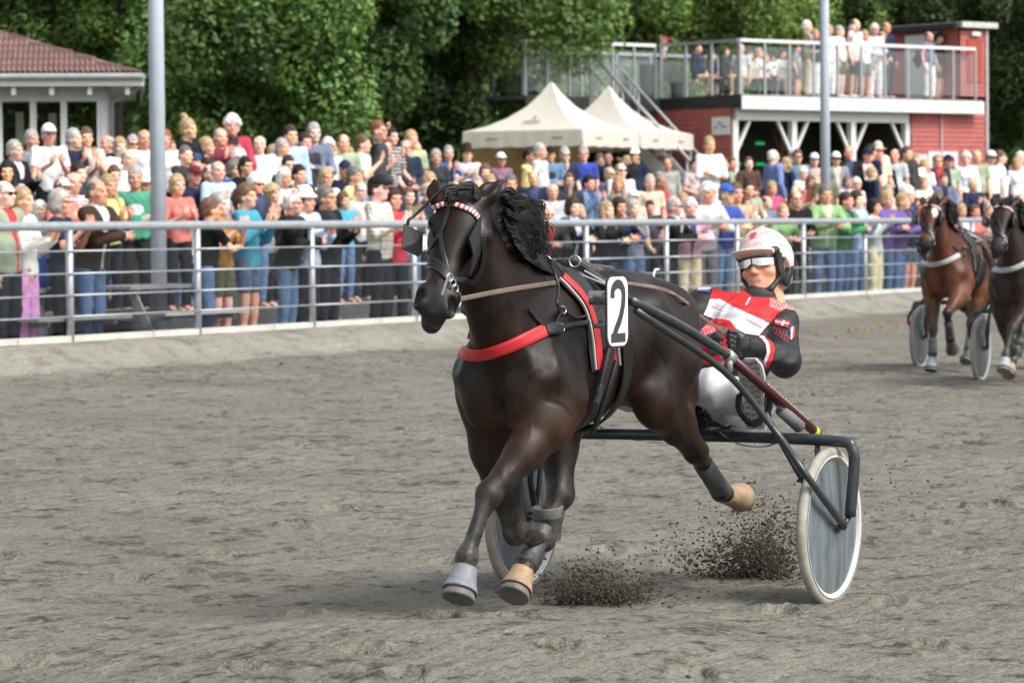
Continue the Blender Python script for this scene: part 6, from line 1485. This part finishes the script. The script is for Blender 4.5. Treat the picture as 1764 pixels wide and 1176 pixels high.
    def cf(x, y):
        scr = math.sin(x * 1.9 + 2 * math.sin(y * 1.1)) * math.sin(y * 1.7 + 1.3 * math.sin(x * .8))
        if inpoly(x, y, yoke):
            if (y < 498 + .2 * (x - 1236) and x < 1275 and scr > .35) or (x > 1326 and 514 < y - .35 * (x - 1326) < 529 and scr > .2): return (.68, .55, .55)
            if abs((x - 1289) - .9 * abs(y - 514 - (x - 1280) * .2) * .0 + (y - 519) * .55) < 1.5 and 513 < y < 526: return (.7, .6, .6)
            return RD
        if inpoly(x, y, white):
            for a, b in (((1224, 527), (1248, 538)), ((1285, 550), (1312, 565))):
                if a[0] < x < b[0]:
                    yy = a[1] + (b[1] - a[1]) * (x - a[0]) / (b[0] - a[0])
                    if abs(y - yy) < .8: return (.3, .06, .09)
                    if -9 < y - yy < -3 and scr > .55: return (.55, .3, .36)
            return WT
        if inpoly(x, y, low): return (.68, .6, .6) if (x < 1232 and y > 562 and y < 590 and scr > .5) else RD
        return None
    panel('chest_panel', (1180, 480, 1375, 636), cf, .0035)
    def pair(poly1, poly2, extra=None):
        def g_(x, y):
            if inpoly(x, y, poly1): return WT
            if inpoly(x, y, poly2): return RD
            return None
        return g_
    panel('cuff_stripe', (1300, 570, 1336, 645), pair([(1305, 577), (1317, 579), (1324, 592), (1326, 606), (1318, 630), (1312, 632), (1320, 606), (1318, 592)], [(1318, 579), (1327, 584), (1334, 600), (1331, 618), (1322, 634), (1317, 630), (1326, 606), (1324, 592)]), .004)
    panel('cuff_stripe', (1168, 520, 1195, 572), pair([(1172, 524), (1180, 534), (1183, 546), (1179, 562), (1176, 560), (1178, 546), (1176, 535)], [(1176, 522), (1184, 528), (1190, 545), (1186, 562), (1180, 564), (1184, 546), (1181, 534)]), .004)
    panel('flag_patch', (1333, 547, 1362, 570), lambda x, y: (WT if abs(x - 1349 + (y - 556) * .3) < 1.4 or abs(y - 556 - (x - 1348) * .2) < 1.3 else (.5, .03, .05)) if inpoly(x, y, [(1336, 549), (1360, 553), (1357, 566), (1334, 558)]) else None, .006, .8)
    tri = lambda P, ax: (lambda x, y: ((.5, .03, .05), WT, (.03, .1, .35))[min(2, max(0, int(ax(x, y) * 3)))] if inpoly(x, y, P) else None)
    panel('flag_patch', (1356, 560, 1370, 590), tri([(1359, 566), (1368, 562), (1368, 580), (1361, 587)], lambda x, y: 1 - (x - 1359 + (y - 574) * .12) / 8), .006, .8)
    panel('flag_patch', (1198, 492, 1230, 508), tri([(1207, 494), (1226, 496), (1222, 505), (1200, 503)], lambda x, y: (y - 493 + (x - 1213) * .05) / 11), .006, .8)
    panel('sleeve_print', (1328, 558, 1368, 592), lambda x, y: (.38, .04, .07) if inpoly(x, y, [(1332, 560), (1350, 572), (1364, 584), (1352, 590), (1332, 572)]) and math.sin(x * .7 + y * .9) * math.sin(y * .5 - x * .35) > .3 else None, .005, 1.0)
    # collar, gloves, trousers, boots
    f = Field(hdc - .3, hdc + .2, .006); cn = hdc - (-.0, 0, .135) + np.array((-.01, 0, -.035)); 
    for a in np.linspace(0, 6.28, 15): p0 = cn + np.array((.07 * math.cos(a), .075 * math.sin(a), -.03 * math.cos(a))); p1 = cn + np.array((.07 * math.cos(a + .42), .075 * math.sin(a + .42), -.03 * math.cos(a + .42))); f.rc(p0, p1, .019, .019, .01, (1, 1, 1.3))
    emit(f, 'collar', MAT_BLACKP)
    for wr, el, sgn in ((wrN, elN, 1), (wrF, elF, -1)):
        d = (wr - el) / np.linalg.norm(wr - el); f = Field(wr - .16, wr + .16, .0055); pc = wr + d * .05; f.rc(wr - d * .02, wr + d * .02, .040, .036, .015).rc(pc + (0, 0, .02), pc - (0, 0, .02), .034, .034, .015)
        fw = np.array((.55, -sgn * .8, .0)); fw /= np.linalg.norm(fw); inn = np.array((0, -sgn, 0.))
        for i, o_ in enumerate((.036, .013, -.010, -.032)):
            b0 = pc + d * .028 + (0, 0, o_); l_ = (.9, 1, .95, .8)[i]; k1 = b0 + d * .034 * l_; k2 = k1 + (fw * .6 - d * .4 + (0, 0, -.1)) * .03 * l_; k3 = k2 + (-d + inn * .3) * .024 * l_; f.rc(b0, k1, .0125, .0118, .004).rc(k1, k2, .0118, .0108, .004).rc(k2, k3, .0108, .009, .004)
        t0 = wr + d * .03 + np.array((0, 0, .03)) ; f.rc(t0, t0 + d * .03 + (.008, 0, .018), .014, .012, .006).rc(t0 + d * .03 + (.008, 0, .018), t0 + d * .06 + (.02, -sgn * .012, .012), .012, .009, .006)
        o, _, _ = emit(f, 'glove', mat('glove_leather', (.016, .016, .018), .4, var=.2, vscale=40))
    f = Field(lo, hi, .0095)
    for h_, k_, a_ in ((hipN, kneN, ankN), (hipF, kneF, ankF)): f.rc(h_, k_, .12, .092, .04).rc(k_, k_ + (a_ - k_) * .8, .088, .060, .02)
    f.rc(hipN - (.02, 0, 0), hipF - (.02, 0, 0), .13, .13, .03)
    V, Q = f.mesh(1); n = np.sin(V @ np.array((60, 20, 45)) + 5 * np.sin(V @ np.array((12, 21, 9)))) * .006 + np.sin(V @ np.array((15, -60, 70))) * .004; V[:, 2] += n; V[:, 1] += n * .5
    add('trousers', mk_mesh('trousers', V - c0, Q, True, None, [mat('white_race_trousers', (.52, .53, .57), .55, var=.06, vscale=10, bump=.3, bscale=40, bdist=.01)]), ppl)
    ms = mat('boot_sole_grey', (.40, .40, .39), .75, var=.2, vscale=40)
    for sg in (1, -1):
        toe = MF.px(1294, 616, .46) * (1, sg, 1); heel = MF.px(1304, 738, .46) * (1, sg, 1); ax = (toe - heel) / np.linalg.norm(toe - heel); nrm = np.array((1, 0, 0)) - ax * ax[0]; nrm /= np.linalg.norm(nrm); sd_ = np.cross(ax, nrm)
        out = [(0, .036), (.03, .044), (.10, .036), (.16, .044), (.22, .052), (.27, .045), (.30, .022)]; L_ = np.linalg.norm(toe - heel); k = 1 * L_ / .3; out = [(a_, b_ * 1.22) for a_, b_ in out]; ring_ = [heel + ax * (u - 0) * k + sd_ * w_ for u, w_ in out] + [heel + ax * u * k - sd_ * w_ for u, w_ in out[::-1]]
        f = Field(np.minimum(toe, heel) - .2, np.maximum(toe, heel) + .16, .007); f.rc(heel + ax * .05 - nrm * .045, toe - ax * .05 - nrm * .035, .042, .044, .02).rc(heel + ax * .05 - nrm * .05, (ankN if sg > 0 else ankF) - nrm * .05 + (0, 0, .02), .045, .05, .03)
        bo, _, _ = emit(f, 'boot', MAT_BLACKP); n_ = len(ring_); so_ = MB().raw([p - c0 + nrm * .0 for p in ring_] + [p - c0 + nrm * .016 for p in ring_], [tuple(range(n_, 2 * n_))[::1], tuple(range(n_))[::-1]] + [(i, (i + 1) % n_, n_ + (i + 1) % n_, n_ + i) for i in range(n_)]).build('sole', ms, bo)
        q = MB()
        for u in np.arange(.015, .29, .024):
            wd = np.interp(u, [a for a, _ in out], [b for _, b in out]) * 1.7
            for s_ in (-1, 0, 1): q.beam(heel + ax * (u + .006 * abs(s_)) * k + sd_ * (s_ * wd / 3 - wd / 7.5) - c0 + nrm * .017, heel + ax * (u + .006 * abs(s_)) * k + sd_ * (s_ * wd / 3 + wd / 7.5) - c0 + nrm * .017, .014, .008, up=tuple(nrm))
        q.build('tread', mat('boot_tread', (.16, .16, .16), .8), bo)['kind'] = 'stuff'
    # loose end of the reins over the hands and between the legs
    e = MB().ribbon(spline([HANDN + (.01, .0, .03) - c0, MF.px(1240, 566, .06) - c0, MF.px(1262, 585, .12) - c0, MF.px(1284, 603, .14) - c0, MF.px(1287, 592, .12) - c0], 6), np.tile((1, .2, .2), (25, 1)), .028, .004).ribbon(spline([MF.px(1245, 618, .1) - c0, MF.px(1236, 645, .1) - c0, MF.px(1222, 666, .08) - c0, MF.px(1210, 678, .06) - c0], 5), np.tile((1, .2, .2), (16, 1)), .022, .004)
    local = e.build('rein_end', MTANR, ppl)
    return ppl
MAT_BLACKP = mat('black_padding', (.014, .014, .015), .55, var=.15, vscale=25)
driver()
print('driver', round(time.time() - T0, 1))
# ================================================================== FOLLOWING HORSES
LEGS2 = dict(
    RF=[(1.50, -.19, 1.0), (1.50, -.17, .88), (1.66, -.11, .49), (1.71, -.10, .25), (1.74, -.10, .17), (1.765, -.10, .10)], LF=[(1.50, .19, 1.0), (1.60, .18, .87), (1.93, .13, .68), (1.80, .12, .42), (1.76, .12, .35), (1.72, .12, .29)],
    RH=[np.array(q) * (1, -1, 1) for q in LEGS['LH']], LH=[np.array(q) * (1, -1, 1) for q in LEGS['RH']])
bgV, bgQ = horse_body(.021, LEGS2); b3V, b3Q = horse_body(.021, LEGS)
C2 = horse_colors(bgV, (.075, .026, .011), (.03, .016, .012), (.17, .062, .022)); C3 = horse_colors(b3V, (.018, .011, .009), (.016, .012, .012), (.045, .022, .014))
d = np.linalg.norm((bgV - hd(.25, 0, .13)) * (1, 1, .45), axis=1); C2[d < .035] = (.6, .58, .55)
def frame_at(px, Z, deg): p = at_y(px, 400, Z); a = R(deg); h = np.array([-math.sin(a), -math.cos(a), 0]); O = np.array([p[0], p[1], 0]) - h * 2.3; return Frame(a, O)
WH = (.42, .42, .44)
F2 = frame_at(1592, 34.8, 24.5); z2 = float(gz(wof(*F2.O[:2]))) ; F3 = frame_at(1716, 32.2, 23); z3 = float(gz(wof(*F3.O[:2])))
make_horse(F2, 'bay trotter with white star and white breast collar, behind and right of the sulky', (bgV, bgQ, C2), LEGS2, dict(collar=WH, pad=(.012, .012, .013), band=(.02, .02, .02), trim=(.3, .3, .3)), z2, [('RF', (.28, .32, .36), DG), ('LF', (.03, .03, .035), (.03, .03, .035)), ('RH', TB, DG), ('LH', DG, DG)])
place_sulky(F2, 'sulky with grey wheel discs pulled by the bay trotter, mostly hidden', z2)
make_horse(F3, 'almost black trotter cut off by the right edge of the photo', (b3V, b3Q, C3), LEGS, dict(collar=(.4, .42, .44), pad=(.012, .012, .013), band=(.02, .02, .02), trim=(.3, .3, .3)), z3, [('LF', (.3, .32, .36), None), ('RF', DG, DG), ('RH', TB, DG), ('LH', DG, DG)])
place_sulky(F3, 'sulky of the almost black trotter at the right edge', z3)

# ================================================================== KICKED-UP SAND, CLODS, LEAVES
MCLOD = mat('damp_sand_clod', src='attr', rough=.95, spec=.2, var=.3, vscale=40)
def lumps(P, S, C, seed):
    g = np.random.default_rng(seed); n = len(P); base = np.array([(1, 0, -.7), (-.5, .87, -.7), (-.5, -.87, -.7), (.1, .05, 1), (.9, .9, .2), (-.9, .1, .3)]); Fb = np.array([(0, 1, 4), (0, 4, 3), (4, 1, 3), (1, 5, 3), (1, 2, 5), (5, 2, 3), (2, 0, 3), (0, 2, 1)])
    V = base[None] * (1 + .35 * g.normal(size=(n, 6, 1))) * S[:, None, None]; a = g.random(n) * 6.28; ca, sa = np.cos(a)[:, None], np.sin(a)[:, None]; x = V[:, :, 0] * ca - V[:, :, 1] * sa; y = V[:, :, 0] * sa + V[:, :, 1] * ca
    V = np.stack([x, y, V[:, :, 2] * .75], 2) + P[:, None, :]; Fs = (Fb[None] + (np.arange(n) * 6)[:, None, None]).reshape(-1, 3); return V.reshape(-1, 3), Fs, np.repeat(C, 6, 0)
g = np.random.default_rng(21)
def spray(px, py, n, wd, ht, lean, seed):
    d = ray(px, py); t = -CAM[2] / d[2]; c = CAM + d * t; g = np.random.default_rng(seed); h = g.random(n) ** 1.5; u_ = np.stack([-MF.h[0], -MF.h[1]])
    b_ = g.normal(size=(14, 2)) * wd * .9; bi = g.integers(0, 14, n); r_ = b_[bi] * (.55 + .6 * h)[:, None] + g.normal(size=(n, 2)) * (wd * .38)[None, None] if False else b_[bi] * (.5 + .7 * h)[:, None] + g.normal(size=(n, 2)) * wd * .36 ; r_ *= (1 + .9 * (g.random(n) > .88))[:, None]; h = h * (.35 + .65 * (np.arange(14) * 5 % 14 / 13.))[bi]; P = np.zeros((n, 3)); P[:, :2] = c[:2] + r_ + u_[None] * (lean * h)[:, None]; sw_ = (P[:, :2] - FA) @ np.stack([U2, N2], 1); P[:, 2] = ztrack(sw_[:, 0], sw_[:, 1]) + .012 + ht * h * (.6 + .8 * g.random(n))
    S = .0010 + .0085 * g.random(n) ** 4.5; C = np.array((.062, .052, .04)) * (.5 + g.random((n, 1)) * 1.3); return lumps(P, S, C, seed)
V, Q, C = spray(1040, 1045, 12500, .17, .19, -.15, 31); add('sand_spray', mk_mesh('sand_spray', V, Q, False, C, [MCLOD]), kind='stuff')
V, Q, C = spray(1296, 1003, 17000, .18, .40, -.22, 32); add('sand_spray', mk_mesh('sand_spray', V, Q, False, C, [MCLOD]), kind='stuff')
V, Q, C = spray(1500, 900, 500, .35, .5, .2, 33); add('sand_spray', mk_mesh('sand_spray', V, Q, False, C, [MCLOD]), kind='stuff')
n = 18000; s_ = g.random(n); Zc = 9 + 26 * s_ ** 1.6; X = (g.random(n) - .5) * Zc * .34; X += .0
kk = g.random(n); cx = np.floor(g.random(n) * 260); gg = np.random.default_rng(77); ctr = np.stack([(gg.random(260) - .5), gg.random(260)], 1); cl = g.random(n) < .62
Zc = np.where(cl, 9 + 26 * ctr[cx.astype(int), 1] ** 1.5 + (dx_ := g.normal(size=n) * .3) * .85, Zc); X = np.where(cl, ctr[cx.astype(int), 0] * Zc * .34 + dx_ * .45 + g.normal(size=n) * .07, X)
wv = (X - FA[0]) * N2[0] + (Zc - FA[1]) * N2[1]; ok = wv < -1.5; X, Zc, wv = X[ok], Zc[ok], wv[ok]; n = len(X)
P = np.stack([X, Zc, ztrack((X - FA[0]) * U2[0] + (Zc - FA[1]) * U2[1], wv) + .012], 1); S = .0022 + .010 * g.random(n) ** 3.5; C = np.where((g.random(n) < .75)[:, None], np.array((.07, .06, .045)), np.array((.24, .225, .19))) * (.6 + .7 * g.random((n, 1)))
V, Q, C = lumps(P, S, C, 5); add('track_clods', mk_mesh('track_clods', V, Q, False, C, [MCLOD]), kind='stuff')
P = []
for px, py, m_ in ((1372, 577, 14), (1418, 570, 30), (1488, 563, 30), (1515, 556, 40), (1580, 553, 14), (1395, 576, 8)):
    d = ray(px, py); t = (CAM[2] - .26) / -d[2]; c = CAM + d * t
    for _ in range(m_ // 2): P.append((c[0] + g.normal() * .16, c[1] + g.normal() * .5, .29))
P = np.array(P); P[:, 2] = gz((P[:, 0] - FA[0]) * N2[0] + (P[:, 1] - FA[1]) * N2[1]) + .012
V, Q, C = lumps(P, .010 + .014 * g.random(len(P)), np.array((.30, .15, .03)) * (.6 + .8 * g.random((len(P), 1))), 6); V[:, 2] = V[:, 2] * 1.0; add('fallen_leaves', mk_mesh('fallen_leaves', V, Q, False, C, [mat('dry_leaf', src='attr', rough=.8, var=.2)]), kind='stuff')

# ================================================================== BEHIND THE RAIL
MPLK = mat('weathered_plank', (.30, .30, .30), .85, var=.25, vscale=5, stretch=(1, 6, 6))
def picnic(px, w_, lab):
    s_ = s_at_px(px, 480, w_); c = sw(s_, w_); t = thing('picnic_table', lab, 'picnic table', (*c, stepz(0)), math.atan2(U2[1], U2[0]), 'grey picnic tables behind the fence')
    for i in range(4): MB().box((0, -.27 + .18 * i, .74), (1.8, .165, .04)).build('table_plank', MPLK, t)
    for sg in (-1, 1):
        for i in range(2): MB().box((0, sg * (.62 + .15 * i), .44), (1.8, .135, .04)).build('bench_plank', MPLK, t)
        for x in (-.65, .65): MB().beam((x, sg * .2, .71), (x, sg * .58, 0), .09, .04, up=(1, 0, 0)).build('leg', MPLK, t)
    for x in (-.65, .65): MB().box((x + .06, 0, .40), (.04, 1.5, .09)).build('cross_bar', MPLK, t)
picnic(255, .86, 'grey plank picnic table right beside the left light pole'); picnic(40, .9, 'grey plank picnic table behind the woman in lavender trousers')
def bag(px, py, w_, col, lab, sz, z):
    s_ = s_at_px(px, py, w_); c = sw(s_, w_); t = thing('bag', lab, 'bag', (*c, z), math.atan2(U2[1], U2[0]) + .4); f = Field((-.3, -.2, -.05), (.3, .2, .6), .012); f.rc((0, 0, sz * .35), (0, 0, sz * .75), sz * .42, sz * .3, .03, (1, .55, 1)); f.cut(lambda X, Y, Z: .005 - Z + 0 * X + 0 * Y); V, Q = f.mesh(1)
    add('bag_body', mk_mesh('bag_body', V, Q, True, None, [MCLOTH]), t, color=col); MB().tube(spline([(-sz * .2, 0, sz * .98), (-sz * .12, 0, sz * 1.3), (sz * .12, 0, sz * 1.3), (sz * .2, 0, sz * .98)], 5), .01, 6).build('handle', MCLOTH, t, True, color=col)
bag(74, 470, .86, PAL['blue'], 'bright blue carrier bag standing on the left picnic table', .32, stepz(0) + .76); bag(585, 465, .55, PAL['grey'], 'small grey shoulder bag on the ground under the rail', .2, stepz(0)); bag(567, 455, .5, srgb('c08a4a'), 'tan leather bag under the rail near the white bucket hat', .2, stepz(0))
print('all', round(time.time() - T0, 1), len(PEOPLE))
for r_ in PEOPLE[-4:]: print(r_[0].location, r_[0].children[0].scale, r_[0]['label'])
